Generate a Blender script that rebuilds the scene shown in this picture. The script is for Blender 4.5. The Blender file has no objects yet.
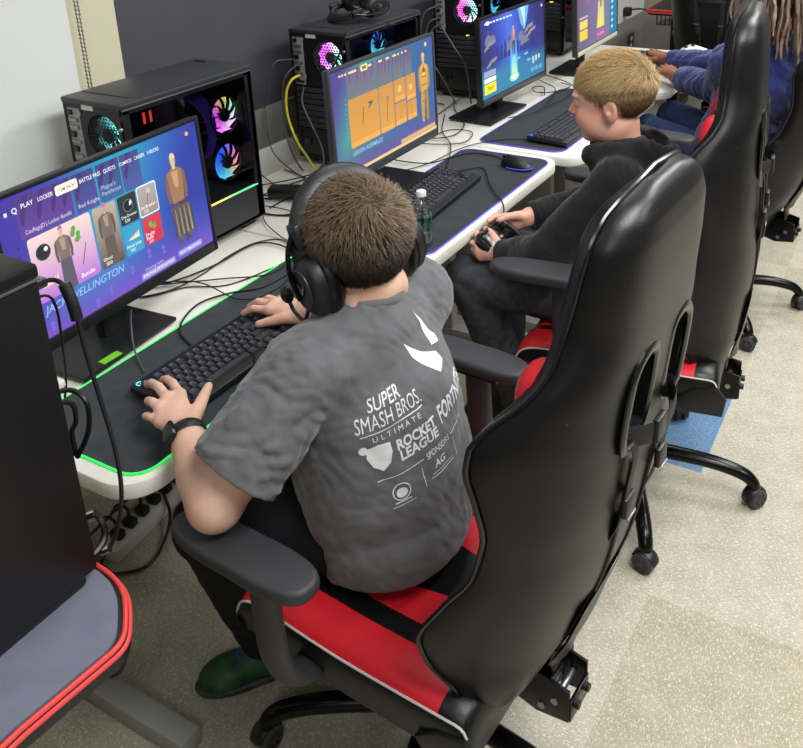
import bpy, bmesh, math, random
import numpy as np
from mathutils import Vector, Matrix
from mathutils.bvhtree import BVHTree

random.seed(7)
RNG = np.random.default_rng(7)
SC = bpy.context.scene
COL = SC.collection
PI = math.pi


# ---------------------------------------------------------------- materials
def lin(c):
    r = []
    for v in c[:3]:
        v = v / 255.0
        r.append(v / 12.92 if v <= 0.04045 else ((v + 0.055) / 1.055) ** 2.4)
    return (r[0], r[1], r[2], 1.0)


def mat(name, col, rough=0.5, metal=0.0, spec=0.5, bump=None, vary=None, sheen=0.0, coat=0.0, sss=0.0):
    m = bpy.data.materials.new(name)
    m.use_nodes = True
    nt = m.node_tree
    b = nt.nodes['Principled BSDF']
    b.inputs['Base Color'].default_value = lin(col)
    b.inputs['Roughness'].default_value = rough
    b.inputs['Metallic'].default_value = metal
    b.inputs['Specular IOR Level'].default_value = spec
    if sheen:
        b.inputs['Sheen Weight'].default_value = sheen
    if coat:
        b.inputs['Coat Weight'].default_value = coat
    if sss:
        b.inputs['Subsurface Weight'].default_value = sss
        b.inputs['Subsurface Radius'].default_value = (0.012, 0.005, 0.003)
        b.inputs['Subsurface Scale'].default_value = 0.6
    tc = nt.nodes.new('ShaderNodeTexCoord')
    if vary:
        col2, sc, det = vary
        n = nt.nodes.new('ShaderNodeTexNoise')
        n.inputs['Scale'].default_value = sc
        n.inputs['Detail'].default_value = det
        nt.links.new(tc.outputs['Object'], n.inputs['Vector'])
        r = nt.nodes.new('ShaderNodeValToRGB')
        r.color_ramp.elements[0].position = 0.35
        r.color_ramp.elements[1].position = 0.65
        r.color_ramp.elements[0].color = lin(col)
        r.color_ramp.elements[1].color = lin(col2)
        nt.links.new(n.outputs['Fac'], r.inputs['Fac'])
        nt.links.new(r.outputs['Color'], b.inputs['Base Color'])
    if bump:
        sc, st, det = bump
        n = nt.nodes.new('ShaderNodeTexNoise')
        n.inputs['Scale'].default_value = sc
        n.inputs['Detail'].default_value = det
        nt.links.new(tc.outputs['Object'], n.inputs['Vector'])
        bp = nt.nodes.new('ShaderNodeBump')
        bp.inputs['Strength'].default_value = st
        bp.inputs['Distance'].default_value = 0.002
        nt.links.new(n.outputs['Fac'], bp.inputs['Height'])
        nt.links.new(bp.outputs['Normal'], b.inputs['Normal'])
    return m


def emit(name, col, strength):
    m = bpy.data.materials.new(name)
    m.use_nodes = True
    b = m.node_tree.nodes['Principled BSDF']
    b.inputs['Base Color'].default_value = lin(col)
    b.inputs['Emission Color'].default_value = lin(col)
    b.inputs['Emission Strength'].default_value = strength
    return m


def vcol_emit(name, strength, rough=0.35, base=0.02):
    m = bpy.data.materials.new(name)
    m.use_nodes = True
    nt = m.node_tree
    b = nt.nodes['Principled BSDF']
    a = nt.nodes.new('ShaderNodeAttribute')
    a.attribute_name = 'Col'
    b.inputs['Base Color'].default_value = (base, base, base, 1)
    b.inputs['Roughness'].default_value = rough
    nt.links.new(a.outputs['Color'], b.inputs['Emission Color'])
    b.inputs['Emission Strength'].default_value = strength
    return m


def vcol_mat(name, rough, spec=0.4):
    m = bpy.data.materials.new(name)
    m.use_nodes = True
    nt = m.node_tree
    b = nt.nodes['Principled BSDF']
    a = nt.nodes.new('ShaderNodeAttribute')
    a.attribute_name = 'Col'
    nt.links.new(a.outputs['Color'], b.inputs['Base Color'])
    b.inputs['Roughness'].default_value = rough
    b.inputs['Specular IOR Level'].default_value = spec
    return m


def glass(name, tint, refl=0.07):
    m = bpy.data.materials.new(name)
    m.use_nodes = True
    nt = m.node_tree
    out = nt.nodes['Material Output']
    nt.nodes.remove(nt.nodes['Principled BSDF'])
    t = nt.nodes.new('ShaderNodeBsdfTransparent')
    t.inputs['Color'].default_value = lin(tint)
    g = nt.nodes.new('ShaderNodeBsdfGlossy')
    g.inputs['Roughness'].default_value = 0.04
    lw = nt.nodes.new('ShaderNodeLayerWeight')
    lw.inputs['Blend'].default_value = 0.5
    pw = nt.nodes.new('ShaderNodeMath')
    pw.operation = 'POWER'
    pw.inputs[1].default_value = 4.0
    f = nt.nodes.new('ShaderNodeMapRange')
    f.inputs['To Min'].default_value = refl * 0.5
    f.inputs['To Max'].default_value = 0.7
    nt.links.new(lw.outputs['Facing'], pw.inputs[0])
    nt.links.new(pw.outputs['Value'], f.inputs['Value'])
    mx = nt.nodes.new('ShaderNodeMixShader')
    nt.links.new(f.outputs['Result'], mx.inputs['Fac'])
    nt.links.new(t.outputs['BSDF'], mx.inputs[1])
    nt.links.new(g.outputs['BSDF'], mx.inputs[2])
    nt.links.new(mx.outputs['Shader'], out.inputs['Surface'])
    return m


def carpet(name, base, fleck, dark, swap=False):
    """flecked loop carpet: short pale dashes running both ways over a mottled base"""
    m = bpy.data.materials.new(name)
    m.use_nodes = True
    nt = m.node_tree
    b = nt.nodes['Principled BSDF']
    b.inputs['Roughness'].default_value = 0.95
    b.inputs['Specular IOR Level'].default_value = 0.15
    tc = nt.nodes.new('ShaderNodeTexCoord')

    def noise(sx, sy, scale, det, lo, hi):
        mp = nt.nodes.new('ShaderNodeMapping')
        mp.inputs['Scale'].default_value = (sx, sy, 1)
        nt.links.new(tc.outputs['Object'], mp.inputs['Vector'])
        n = nt.nodes.new('ShaderNodeTexNoise')
        n.inputs['Scale'].default_value = scale
        n.inputs['Detail'].default_value = det
        nt.links.new(mp.outputs['Vector'], n.inputs['Vector'])
        r = nt.nodes.new('ShaderNodeMapRange')
        r.inputs['From Min'].default_value = lo
        r.inputs['From Max'].default_value = hi
        nt.links.new(n.outputs['Fac'], r.inputs['Value'])
        return r.outputs['Result']
    a, c = (1.0, 3.2) if not swap else (3.2, 1.0)
    n1 = noise(a, c, 95, 2, 0.55, 0.70)
    n2 = noise(c, a, 115, 2, 0.57, 0.72)
    n3 = noise(1, 1, 300, 2, 0.3, 0.7)
    n4 = noise(1, 1, 14, 4, 0.35, 0.7)
    mx = nt.nodes.new('ShaderNodeMath')
    mx.operation = 'MAXIMUM'
    nt.links.new(n1, mx.inputs[0])
    nt.links.new(n2, mx.inputs[1])

    def mixc(fac, A, B):
        x = nt.nodes.new('ShaderNodeMix')
        x.data_type = 'RGBA'
        nt.links.new(fac, x.inputs[0])
        for i, q in ((6, A), (7, B)):
            if isinstance(q, tuple):
                x.inputs[i].default_value = lin(q)
            else:
                nt.links.new(q, x.inputs[i])
        return x.outputs[2]
    c1 = mixc(n3, dark, base)
    c2 = mixc(n4, c1, base)
    c3 = mixc(mx.outputs[0], c2, fleck)
    nt.links.new(c3, b.inputs['Base Color'])
    bp = nt.nodes.new('ShaderNodeBump')
    bp.inputs['Strength'].default_value = 0.35
    bp.inputs['Distance'].default_value = 0.003
    nt.links.new(n3, bp.inputs['Height'])
    nt.links.new(bp.outputs['Normal'], b.inputs['Normal'])
    return m


M = dict(
    desk=mat('desk_laminate', (226, 224, 214), 0.45, vary=((220, 218, 207), 8, 3)),
    desk_edge=mat('desk_edge', (214, 212, 200), 0.5),
    steel=mat('pale_steel', (150, 150, 144), 0.45, 0.15),
    mousemat=mat('mouse_mat', (54, 57, 60), 0.85, spec=0.2, bump=(900, 0.3, 2), vary=((60, 63, 66), 30, 4)),
    plastic=mat('black_plastic', (20, 20, 22), 0.42, bump=(500, 0.12, 2)),
    plastic_gloss=mat('gloss_plastic', (16, 16, 18), 0.2),
    plastic_grey=mat('grey_plastic', (52, 52, 55), 0.5, bump=(700, 0.25, 2)),
    arm=mat('armrest_rubber', (47, 47, 50), 0.48, bump=(900, 0.35, 2)),
    bezel=mat('monitor_bezel', (58, 60, 66), 0.4),
    bezel_black=mat('monitor_bezel_black', (24, 25, 29), 0.4),
    case=mat('case_steel', (24, 24, 26), 0.38, 0.35, bump=(600, 0.08, 2)),
    case_grey=mat('case_panel', (56, 57, 61), 0.42, 0.3),
    chrome=mat('chrome', (190, 190, 192), 0.22, 1.0),
    alu=mat('brushed_silver', (150, 150, 152), 0.35, 0.9),
    leather=mat('black_leather', (15, 15, 17), 0.36, spec=0.34, bump=(420, 0.14, 4)),
    leather_front=mat('black_leather_front', (15, 15, 17), 0.36, spec=0.35, bump=(320, 0.18, 4)),
    red=mat('red_leather', (200, 26, 38), 0.42, spec=0.45, bump=(420, 0.3, 3)),
    red_trim=mat('red_edge', (208, 64, 62), 0.45),
    piping=mat('piping', (16, 16, 17), 0.25),
    piping_white=mat('white_stitching', (190, 188, 184), 0.5),
    metal_black=mat('black_metal', (15, 15, 16), 0.24, 0.55),
    strap=mat('webbing', (26, 26, 28), 0.6, bump=(400, 0.4, 2)),
    rubber=mat('cable_rubber', (17, 17, 18), 0.45),
    cable_grey=mat('cable_grey', (70, 70, 72), 0.45),
    cable_yellow=mat('cable_yellow', (214, 200, 52), 0.45),
    white=mat('white_plastic', (214, 213, 206), 0.4),
    rail=mat('wall_rail', (112, 112, 108), 0.5, bump=(60, 0.1, 3)),
    wall_dark=mat('wall_dark', (62, 62, 68), 0.62, bump=(120, 0.25, 4), vary=((66, 66, 72), 3, 3)),
    wall_cream=mat('wall_cream', (204, 199, 170), 0.6, bump=(90, 0.15, 4)),
    room_grey=mat('room_grey', (96, 95, 92), 0.7, bump=(90, 0.15, 4)),
    wall_grey=mat('wall_grey', (132, 130, 124), 0.65, bump=(90, 0.15, 4)),
    wall_pale=mat('wall_pale', (205, 205, 196), 0.6, bump=(90, 0.12, 4)),
    shade=mat('shade_fabric', (214, 216, 212), 0.75, bump=(300, 0.1, 2)),
    ceiling=mat('ceiling_tile', (188, 188, 184), 0.9, bump=(40, 0.2, 4)),
    skin=mat('skin_fair', (216, 177, 153), 0.5, spec=0.35, bump=(420, 0.1, 3), vary=((206, 162, 140), 22, 4), sss=0.08),
    skin_pale=mat('skin_pale', (224, 178, 158), 0.48, spec=0.35, bump=(420, 0.08, 3), vary=((224, 160, 138), 20, 4), sss=0.12),
    skin_brown=mat('skin_brown', (150, 98, 70), 0.45, spec=0.4, vary=((138, 88, 62), 20, 4), sss=0.08),
    shirt=mat('shirt_grey', (104, 104, 106), 0.9, spec=0.15, bump=(520, 0.35, 4), vary=((94, 94, 96), 26, 5), sheen=0.2),
    print=mat('shirt_print', (225, 226, 226), 0.8, spec=0.15),
    hoodie=mat('hoodie_black', (23, 22, 24), 0.85, spec=0.2, bump=(420, 0.4, 4), sheen=0.15),
    jeans=mat('jeans_charcoal', (70, 70, 74), 0.9, spec=0.15, bump=(500, 0.4, 4), vary=((54, 54, 58), 40, 5)),
    trousers=mat('trousers_black', (21, 21, 25), 0.85, spec=0.2, bump=(400, 0.3, 4)),
    sweater=mat('sweater_blue', (38, 52, 112), 0.9, spec=0.15, bump=(300, 0.5, 4), vary=((34, 46, 106), 30, 4), sheen=0.3),
    denim=mat('denim_blue', (44, 58, 92), 0.9, spec=0.15, bump=(400, 0.4, 3)),
    shoe_green=mat('shoe_green', (30, 92, 36), 0.6, vary=((18, 52, 26), 40, 3)),
    shoe_dark=mat('shoe_dark', (28, 30, 34), 0.5, vary=((70, 74, 76), 70, 3)),
    shoe_blue=mat('shoe_blue', (30, 66, 170), 0.5),
    eye_white=mat('eye_white', (232, 228, 222), 0.2),
    iris=mat('iris', (60, 80, 96), 0.15),
    hair=vcol_mat('hair_strands', 0.5, 0.45),
    screen=vcol_emit('screen_glow', 1.0),
    led=vcol_emit('fan_glow', 3.0),
    led_green=emit('led_green', (40, 225, 90), 0.75),
    led_purple=emit('led_purple', (84, 74, 220), 0.5),
    led_blue=emit('led_blue', (60, 90, 235), 0.9),
    led_cyan=emit('led_cyan', (90, 190, 235), 1.2),
    led_red=emit('led_red', (255, 70, 60), 1.6),
    led_warm=emit('led_warm', (255, 190, 90), 1.6),
    tint=glass('tinted_glass', (196, 196, 204), 0.08),
    clear=glass('clear_plastic', (248, 251, 251), 0.36),
    water=glass('bottle_water', (240, 247, 245), 0.0),
    board=mat('circuit_board', (26, 27, 32), 0.5, vary=((44, 44, 52), 60, 3)),
    label_w=mat('paper_label', (214, 212, 206), 0.6),
    label_g=mat('label_green', (112, 190, 40), 0.5),
    teal=glass('teal_label', (180, 222, 214), 0.05),
    far_mat=mat('desk_top_grey', (104, 106, 122), 0.75, bump=(700, 0.25, 2), vary=((98, 100, 116), 20, 3)),
    carpet_a=carpet('carpet_tan', (176, 170, 153), (214, 208, 192), (150, 144, 127)),
    carpet_b=carpet('carpet_tan_turned', (165, 159, 140), (205, 199, 180), (139, 133, 114), True),
    carpet_blue=carpet('carpet_blue', (96, 128, 160), (136, 162, 186), (78, 110, 144)),
)


# ---------------------------------------------------------------- mesh building
def catmull(pts, n=8, closed=False):
    P = [Vector(p) for p in pts]
    if len(P) < 3:
        return [P[0].lerp(P[-1], i / n) for i in range(n + 1)]
    out = []
    N = len(P)
    for i in range(N if closed else N - 1):
        if closed:
            p0, p1, p2, p3 = P[i - 1], P[i], P[(i + 1) % N], P[(i + 2) % N]
        else:
            p1, p2 = P[i], P[i + 1]
            p0 = P[i - 1] if i else p1 * 2 - p2
            p3 = P[i + 2] if i + 2 < N else p2 * 2 - p1
        for j in range(n):
            t = j / n
            out.append(0.5 * ((2 * p1) + (p2 - p0) * t + (2 * p0 - 5 * p1 + 4 * p2 - p3) * t * t + (3 * p1 - p0 - 3 * p2 + p3) * t ** 3))
    if not closed:
        out.append(P[-1])
    return out


class MB:
    def __init__(self):
        self.v, self.f, self.m = [], [], []
        self.c = None

    def add(self, vs, fs, mi=0, T=None):
        b = len(self.v)
        if T is not None:
            vs = [T @ Vector(v) for v in vs]
        self.v += [tuple(v) for v in vs]
        self.f += [tuple(b + i for i in f) for f in fs]
        self.m += [mi] * len(fs)
        return self

    def addbm(self, bm, mi=0, T=None):
        bm.verts.index_update()
        self.add([v.co for v in bm.verts], [[v.index for v in f.verts] for f in bm.faces], mi, T)
        bm.free()

    def box(self, x0, x1, y0, y1, z0, z1, bev=0.0, mi=0, T=None, seg=2):
        bm = bmesh.new()
        bmesh.ops.create_cube(bm, size=1)
        for v in bm.verts:
            v.co = Vector(((x0 + x1) / 2 + v.co.x * (x1 - x0), (y0 + y1) / 2 + v.co.y * (y1 - y0), (z0 + z1) / 2 + v.co.z * (z1 - z0)))
        if bev > 0:
            bmesh.ops.bevel(bm, geom=list(bm.edges), offset=bev, segments=seg, affect='EDGES', profile=0.5)
        self.addbm(bm, mi, T)
        return self

    def prism(self, poly, z0, z1, mi=0, T=None, bev=0.0, seg=2):
        n = len(poly)
        bm = bmesh.new()
        lo = [bm.verts.new((p[0], p[1], z0)) for p in poly]
        hi = [bm.verts.new((p[0], p[1], z1)) for p in poly]
        fb = bm.faces.new(lo[::-1])
        ft = bm.faces.new(hi)
        for i in range(n):
            bm.faces.new((lo[i], lo[(i + 1) % n], hi[(i + 1) % n], hi[i]))
        bmesh.ops.recalc_face_normals(bm, faces=bm.faces)
        if bev > 0:
            ed = list(set(list(fb.edges) + list(ft.edges)))
            bmesh.ops.bevel(bm, geom=ed, offset=bev, segments=seg, affect='EDGES', profile=0.5)
        self.addbm(bm, mi, T)
        return self

    def tube(self, pts, r, n=8, mi=0, T=None, caps=True, sx=1.0, sy=1.0, up=None, closed=False):
        P = [Vector(p) for p in pts]
        N = len(P)
        R = r if isinstance(r, (list, tuple)) else [r] * N
        vs, fs = [], []
        u = None
        for i in range(N):
            a = P[i - 1] if (i or closed) else P[i]
            b = P[(i + 1) % N] if (i < N - 1 or closed) else P[i]
            t = (b - a).normalized()
            if u is None:
                u = Vector(up) if up else (Vector((0, 0, 1)) if abs(t.z) < 0.9 else Vector((1, 0, 0)))
            u = (u - t * u.dot(t)).normalized()
            w = t.cross(u)
            for k in range(n):
                a_ = 2 * PI * k / n
                vs.append(P[i] + (u * math.cos(a_) * sx + w * math.sin(a_) * sy) * R[i])
        for i in range(N if closed else N - 1):
            j = (i + 1) % N
            for k in range(n):
                q = (k + 1) % n
                fs.append((i * n + k, i * n + q, j * n + q, j * n + k))
        if caps and not closed:
            fs.append(tuple(range(n))[::-1])
            fs.append(tuple((N - 1) * n + k for k in range(n)))
        self.add(vs, fs, mi, T)
        return self

    def cyl(self, p0, p1, r0, r1=None, n=20, mi=0, T=None):
        return self.tube([p0, p1], [r0, r0 if r1 is None else r1], n, mi, T)

    def lathe(self, prof, n=24, mi=0, T=None):
        vs, fs = [], []
        for r, z in prof:
            for k in range(n):
                a = 2 * PI * k / n
                vs.append((r * math.cos(a), r * math.sin(a), z))
        for i in range(len(prof) - 1):
            for k in range(n):
                q = (k + 1) % n
                fs.append((i * n + k, i * n + q, (i + 1) * n + q, (i + 1) * n + k))
        if prof[0][0] < 0.006:
            fs.append(tuple(range(n))[::-1])
        if prof[-1][0] < 0.006:
            fs.append(tuple((len(prof) - 1) * n + k for k in range(n)))
        self.add(vs, fs, mi, T)
        return self

    def ell(self, c, r, n=16, mi=0, T=None):
        bm = bmesh.new()
        bmesh.ops.create_uvsphere(bm, u_segments=n, v_segments=max(6, n // 2), radius=1)
        for v in bm.verts:
            v.co = Vector((c[0] + v.co.x * r[0], c[1] + v.co.y * r[1], c[2] + v.co.z * r[2]))
        self.addbm(bm, mi, T)
        return self

    def build(self, name, mats, parent=None, world=False, angle=40, colors=None):
        vs = self.v
        if world and parent is not None:
            bpy.context.view_layer.update()
            I = parent.matrix_world.inverted()
            vs = [tuple(I @ Vector(v)) for v in vs]
        me = bpy.data.meshes.new(name)
        me.from_pydata(vs, [], self.f)
        if not isinstance(mats, (list, tuple)):
            mats = [mats]
        for m in mats:
            me.materials.append(m)
        me.polygons.foreach_set('material_index', self.m)
        if colors is not None:
            at = me.color_attributes.new('Col', 'FLOAT_COLOR', 'POINT')
            at.data.foreach_set('color', np.asarray(colors, dtype=np.float32).ravel())
        me.polygons.foreach_set('use_smooth', [True] * len(self.f))
        me.update()
        if angle < 180:
            me.set_sharp_from_angle(angle=math.radians(angle))
        o = bpy.data.objects.new(name, me)
        COL.objects.link(o)
        if parent is not None:
            o.parent = parent
        return o


def tag(o, label=None, cat=None, group=None, kind=None):
    if label:
        o['label'] = label
    if cat:
        o['category'] = cat
    if group:
        o['group'] = group
    if kind:
        o['kind'] = kind
    return o


def thing(name, label, cat, loc=(0, 0, 0), rz=0.0, group=None):
    o = bpy.data.objects.new(name, None)
    o.empty_display_size = 0.1
    COL.objects.link(o)
    o.location = loc
    o.rotation_euler = (0, 0, rz)
    bpy.context.view_layer.update()
    return tag(o, label, cat, group)


def kids(o):
    return [c for c in list(bpy.data.objects) if c.parent == o]


def copy_tree(o, parent=None):
    c = o.copy()
    COL.objects.link(c)
    if parent is not None:
        c.parent = parent
    for ch in kids(o):
        copy_tree(ch, c)
    return c


def xf(loc=(0, 0, 0), rx=0, ry=0, rz=0):
    return Matrix.Translation(loc) @ Matrix.Rotation(rz, 4, 'Z') @ Matrix.Rotation(ry, 4, 'Y') @ Matrix.Rotation(rx, 4, 'X')


def rrect(x0, x1, y0, y1, r, n=6, corners=(1, 1, 1, 1)):
    """rounded rectangle, counter-clockwise from lower left; corners = ll, lr, ur, ul"""
    out = []
    for (cx, cy, a0, on, px, py) in ((x0 + r, y0 + r, PI, corners[0], x0, y0), (x1 - r, y0 + r, 1.5 * PI, corners[1], x1, y0),
                                     (x1 - r, y1 - r, 0, corners[2], x1, y1), (x0 + r, y1 - r, 0.5 * PI, corners[3], x0, y1)):
        if on:
            for i in range(n + 1):
                a = a0 + 0.5 * PI * i / n
                out.append((cx + r * math.cos(a), cy + r * math.sin(a)))
        else:
            out.append((px, py))
    return out


_TXT = {}


def text2d(s, shear=0.0, off=0.0, space=1.0):
    """flat lettering: (verts, faces, width) with capital height about 1"""
    key = (s, shear, off, space)
    if key in _TXT:
        return _TXT[key]
    cu = bpy.data.curves.new('lettering', 'FONT')
    cu.body = s
    cu.size = 1.0 / 0.69
    cu.shear = shear
    cu.offset = off
    cu.space_character = space
    cu.resolution_u = 3
    ob = bpy.data.objects.new('lettering', cu)
    COL.objects.link(ob)
    dg = bpy.context.evaluated_depsgraph_get()
    me = bpy.data.meshes.new_from_object(ob.evaluated_get(dg))
    vs = [(v.co.x, v.co.y) for v in me.vertices]
    fs = [tuple(p.vertices) for p in me.polygons]
    bpy.data.objects.remove(ob)
    bpy.data.curves.remove(cu)
    bpy.data.meshes.remove(me)
    x0 = min(v[0] for v in vs)
    x1 = max(v[0] for v in vs)
    vs = [(v[0] - x0, v[1]) for v in vs]
    _TXT[key] = (vs, fs, x1 - x0)
    return _TXT[key]


# ---------------------------------------------------------------- implicit surfaces (bodies, clothes)
class SDF:
    def __init__(self, lo, hi, res):
        self.lo, self.res = np.array(lo, float), res
        n = np.ceil((np.array(hi) - self.lo) / res).astype(int) + 1
        self.n = n
        self.D = np.full(n, 0.3, dtype=np.float32)
        self.ax = [(self.lo[i] + np.arange(n[i]) * res).astype(np.float32) for i in range(3)]

    def block(self, lo, hi):
        s = []
        for i in range(3):
            a = int(np.floor((lo[i] - self.lo[i]) / self.res))
            b = int(np.ceil((hi[i] - self.lo[i]) / self.res)) + 1
            a, b = max(0, a), min(int(self.n[i]), b)
            if b <= a:
                return None, None
            s.append(slice(a, b))
        X = self.ax[0][s[0]][:, None, None]
        Y = self.ax[1][s[1]][None, :, None]
        Z = self.ax[2][s[2]][None, None, :]
        return tuple(s), (X, Y, Z)

    def merge(self, s, d, k, op):
        a = self.D[s]
        if op == 'u':
            h = np.maximum(k - np.abs(a - d), 0) / max(k, 1e-6)
            self.D[s] = np.minimum(a, d) - h * h * k * 0.25
        else:
            d = -d
            h = np.maximum(k - np.abs(a - d), 0) / max(k, 1e-6)
            self.D[s] = np.maximum(a, d) + h * h * k * 0.25

    def ell(self, c, r, k=0.01, R=None, op='u'):
        c = np.array(c, float)
        r = np.array(r, float)
        m = r.max() + k + 4 * self.res
        s, g = self.block(c - m, c + m)
        if s is None:
            return self
        p = [g[i] - c[i] for i in range(3)]
        if R is not None:
            R = np.array(R, float)
            p = [R[i][0] * p[0] + R[i][1] * p[1] + R[i][2] * p[2] for i in range(3)]
        k0 = np.sqrt(sum((p[i] / r[i]) ** 2 for i in range(3)))
        k1 = np.sqrt(sum((p[i] / r[i] ** 2) ** 2 for i in range(3))) + 1e-9
        self.merge(s, (k0 * (k0 - 1) / k1).astype(np.float32), k, op)
        return self

    def chain(self, pts, rad, k=0.01, R=None, sc=None, op='u'):
        """round-cone chain; with R (rows = local axes) and sc the section is elliptical"""
        pts = [np.array(p, float) for p in pts]
        if not isinstance(rad, (list, tuple)):
            rad = [rad] * len(pts)
        mx = max(rad) * (max(sc) if sc is not None else 1) + k + 4 * self.res
        lo = np.min(pts, axis=0) - mx
        hi = np.max(pts, axis=0) + mx
        s, g = self.block(lo, hi)
        if s is None:
            return self
        Rm = np.eye(3) if R is None else np.array(R, float)
        S = np.ones(3) if sc is None else np.array(sc, float)
        q = [(Rm[i][0] * g[0] + Rm[i][1] * g[1] + Rm[i][2] * g[2]) / S[i] for i in range(3)]
        P = [(Rm @ p) / S for p in pts]
        best = None
        for i in range(len(P) - 1):
            a, b = P[i], P[i + 1]
            ab = b - a
            L = float(ab @ ab) + 1e-12
            t = np.clip(((q[0] - a[0]) * ab[0] + (q[1] - a[1]) * ab[1] + (q[2] - a[2]) * ab[2]) / L, 0, 1)
            d = np.sqrt((q[0] - a[0] - t * ab[0]) ** 2 + (q[1] - a[1] - t * ab[1]) ** 2 + (q[2] - a[2] - t * ab[2]) ** 2) - (rad[i] + t * (rad[i + 1] - rad[i]))
            best = d if best is None else np.minimum(best, d)
        self.merge(s, (best * S.min()).astype(np.float32), k, op)
        return self

    def cut(self, n, p, lo=None, hi=None):
        """keep only the side the normal does not point to, inside an optional box"""
        n = np.array(n, float)
        n /= np.linalg.norm(n)
        lo = self.lo if lo is None else lo
        hi = self.lo + self.n * self.res if hi is None else hi
        s, g = self.block(lo, hi)
        d = sum(n[i] * (g[i] - p[i]) for i in range(3)).astype(np.float32)
        self.D[s] = np.maximum(self.D[s], d)
        return self

    def join(self, other, k=0.02):
        h = np.maximum(k - np.abs(self.D - other.D), 0) / k
        self.D = (np.minimum(self.D, other.D) - h * h * k * 0.25).astype(np.float32)
        return self

    def wrinkle(self, amp, freq, seed, stretch=(1, 1, 1), n=10):
        rg = np.random.default_rng(seed)
        band = np.abs(self.D) < 4 * self.res + amp * 2
        idx = np.argwhere(band)
        p = self.lo + idx * self.res
        tot = np.zeros(len(p))
        warp = np.stack([np.sin(p @ rg.normal(size=3) * freq * 0.5 + rg.uniform(0, 6)) for _ in range(3)], 1) * 0.02
        for _ in range(n):
            d = rg.normal(size=3) * np.array(stretch)
            d /= np.linalg.norm(d)
            f = freq * rg.uniform(0.5, 1.6)
            w = np.sin((p + warp) @ d * f + rg.uniform(0, 6.28))
            tot += (1 - 2 * np.abs(w)) * rg.uniform(0.4, 1.0)
        self.D[band] += (amp * tot / math.sqrt(n)).astype(np.float32)
        return self

    def mesh(self, mb, mi=0):
        D, res = self.D, self.res
        ins = D < 0
        c = np.zeros(tuple(np.array(D.shape) - 1), dtype=np.int8)
        offs = [(i, j, k) for i in (0, 1) for j in (0, 1) for k in (0, 1)]
        sh = c.shape
        for o in offs:
            c += ins[o[0]:o[0] + sh[0], o[1]:o[1] + sh[1], o[2]:o[2] + sh[2]]
        act = (c > 0) & (c < 8)
        idx = np.argwhere(act)
        vid = np.full(sh, -1, dtype=np.int64)
        vid[act] = np.arange(len(idx))
        val = np.stack([D[idx[:, 0] + o[0], idx[:, 1] + o[1], idx[:, 2] + o[2]] for o in offs], 1)
        acc = np.zeros((len(idx), 3))
        cnt = np.zeros(len(idx))
        for a in range(8):
            for b in range(a + 1, 8):
                oa, ob = np.array(offs[a]), np.array(offs[b])
                if np.abs(oa - ob).sum() != 1:
                    continue
                va, vb = val[:, a], val[:, b]
                cr = (va < 0) != (vb < 0)
                t = va[cr] / (va[cr] - vb[cr])
                acc[cr] += oa + t[:, None] * (ob - oa)
                cnt[cr] += 1
        V = self.lo + (idx + acc / cnt[:, None]) * res
        F = []
        for ax in range(3):
            o1, o2 = [(1, 2), (2, 0), (0, 1)][ax]
            A = ins[tuple(slice(0, -1) if i == ax else slice(None) for i in range(3))]
            B = ins[tuple(slice(1, None) if i == ax else slice(None) for i in range(3))]
            e = np.argwhere(A != B)
            e = e[(e[:, o1] > 0) & (e[:, o2] > 0) & (e[:, o1] < D.shape[o1] - 1) & (e[:, o2] < D.shape[o2] - 1)]
            fl = A[e[:, 0], e[:, 1], e[:, 2]]

            def cell(d1, d2):
                q = e.copy()
                q[:, o1] -= d1
                q[:, o2] -= d2
                return vid[q[:, 0], q[:, 1], q[:, 2]]
            quad = np.stack([cell(1, 1), cell(0, 1), cell(0, 0), cell(1, 0)], 1)
            quad[~fl] = quad[~fl][:, ::-1]
            F.append(quad[(quad >= 0).all(1)])
        F = np.concatenate(F)
        mb.add(V.tolist(), F.tolist(), mi)
        return mb


def nrm(v):
    v = np.array(v, float)
    return v / np.linalg.norm(v)


def blend(a, b, t):
    return tuple(np.array(a) * (1 - t) + np.array(b) * t)
# ---------------------------------------------------------------- camera
CAMX = 1.05
cam_d = bpy.data.cameras.new('camera')
cam = bpy.data.objects.new('camera', cam_d)
COL.objects.link(cam)
RT = Vector((0.86897353, 0.49389217, -0.03091155))
DN = Vector((0.14544976, -0.31461783, -0.93800852))
FW = Vector((-0.47300039, 0.8106085, -0.34523106))
mw = Matrix.Identity(4)
for i in range(3):
    mw[i][0], mw[i][1], mw[i][2] = RT[i], -DN[i], -FW[i]
mw.translation = (CAMX, 0.0, 1.7176)
cam.matrix_world = mw
cam_d.sensor_width = 36.0
cam_d.lens = 874.976 / 803.0 * 36.0
cam_d.shift_x = (401.5 - 437.753) / 803.0
cam_d.shift_y = (175.543 - 374.0) / 803.0
cam_d.clip_start = 0.02
SC.camera = cam

# ---------------------------------------------------------------- room
X0, X1, Y0, Y1, H = -0.90, 3.2, -2.4, 6.5, 2.75
T = 0.503
fb = MB()
ox, oy = 0.636, 2.174
ix0, ix1 = math.floor((X0 - ox) / T), math.ceil((X1 - ox) / T)
iy0, iy1 = math.floor((Y0 - oy) / T), math.ceil((Y1 - oy) / T)
rt = random.Random(5)
for i in range(ix0, ix1):
    for j in range(iy0, iy1):
        mi = 1 if rt.random() < 0.4 else 0
        if (i, j) == (-1, 0):
            mi = 2
        if (i, j) in ((0, -2), (0, -3)):
            mi = 1
        if (i, j) in ((0, 0), (0, -1), (-1, -1), (0, 1), (1, -1)):
            mi = 0
        a, b = ox + i * T, oy + j * T
        a, b, c, d = max(a, X0), max(b, Y0), min(a + T, X1), min(b + T, Y1)
        fb.add([(a, b, 0), (c, b, 0), (c, d, 0), (a, d, 0)], [(0, 1, 2, 3)], mi)
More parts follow.
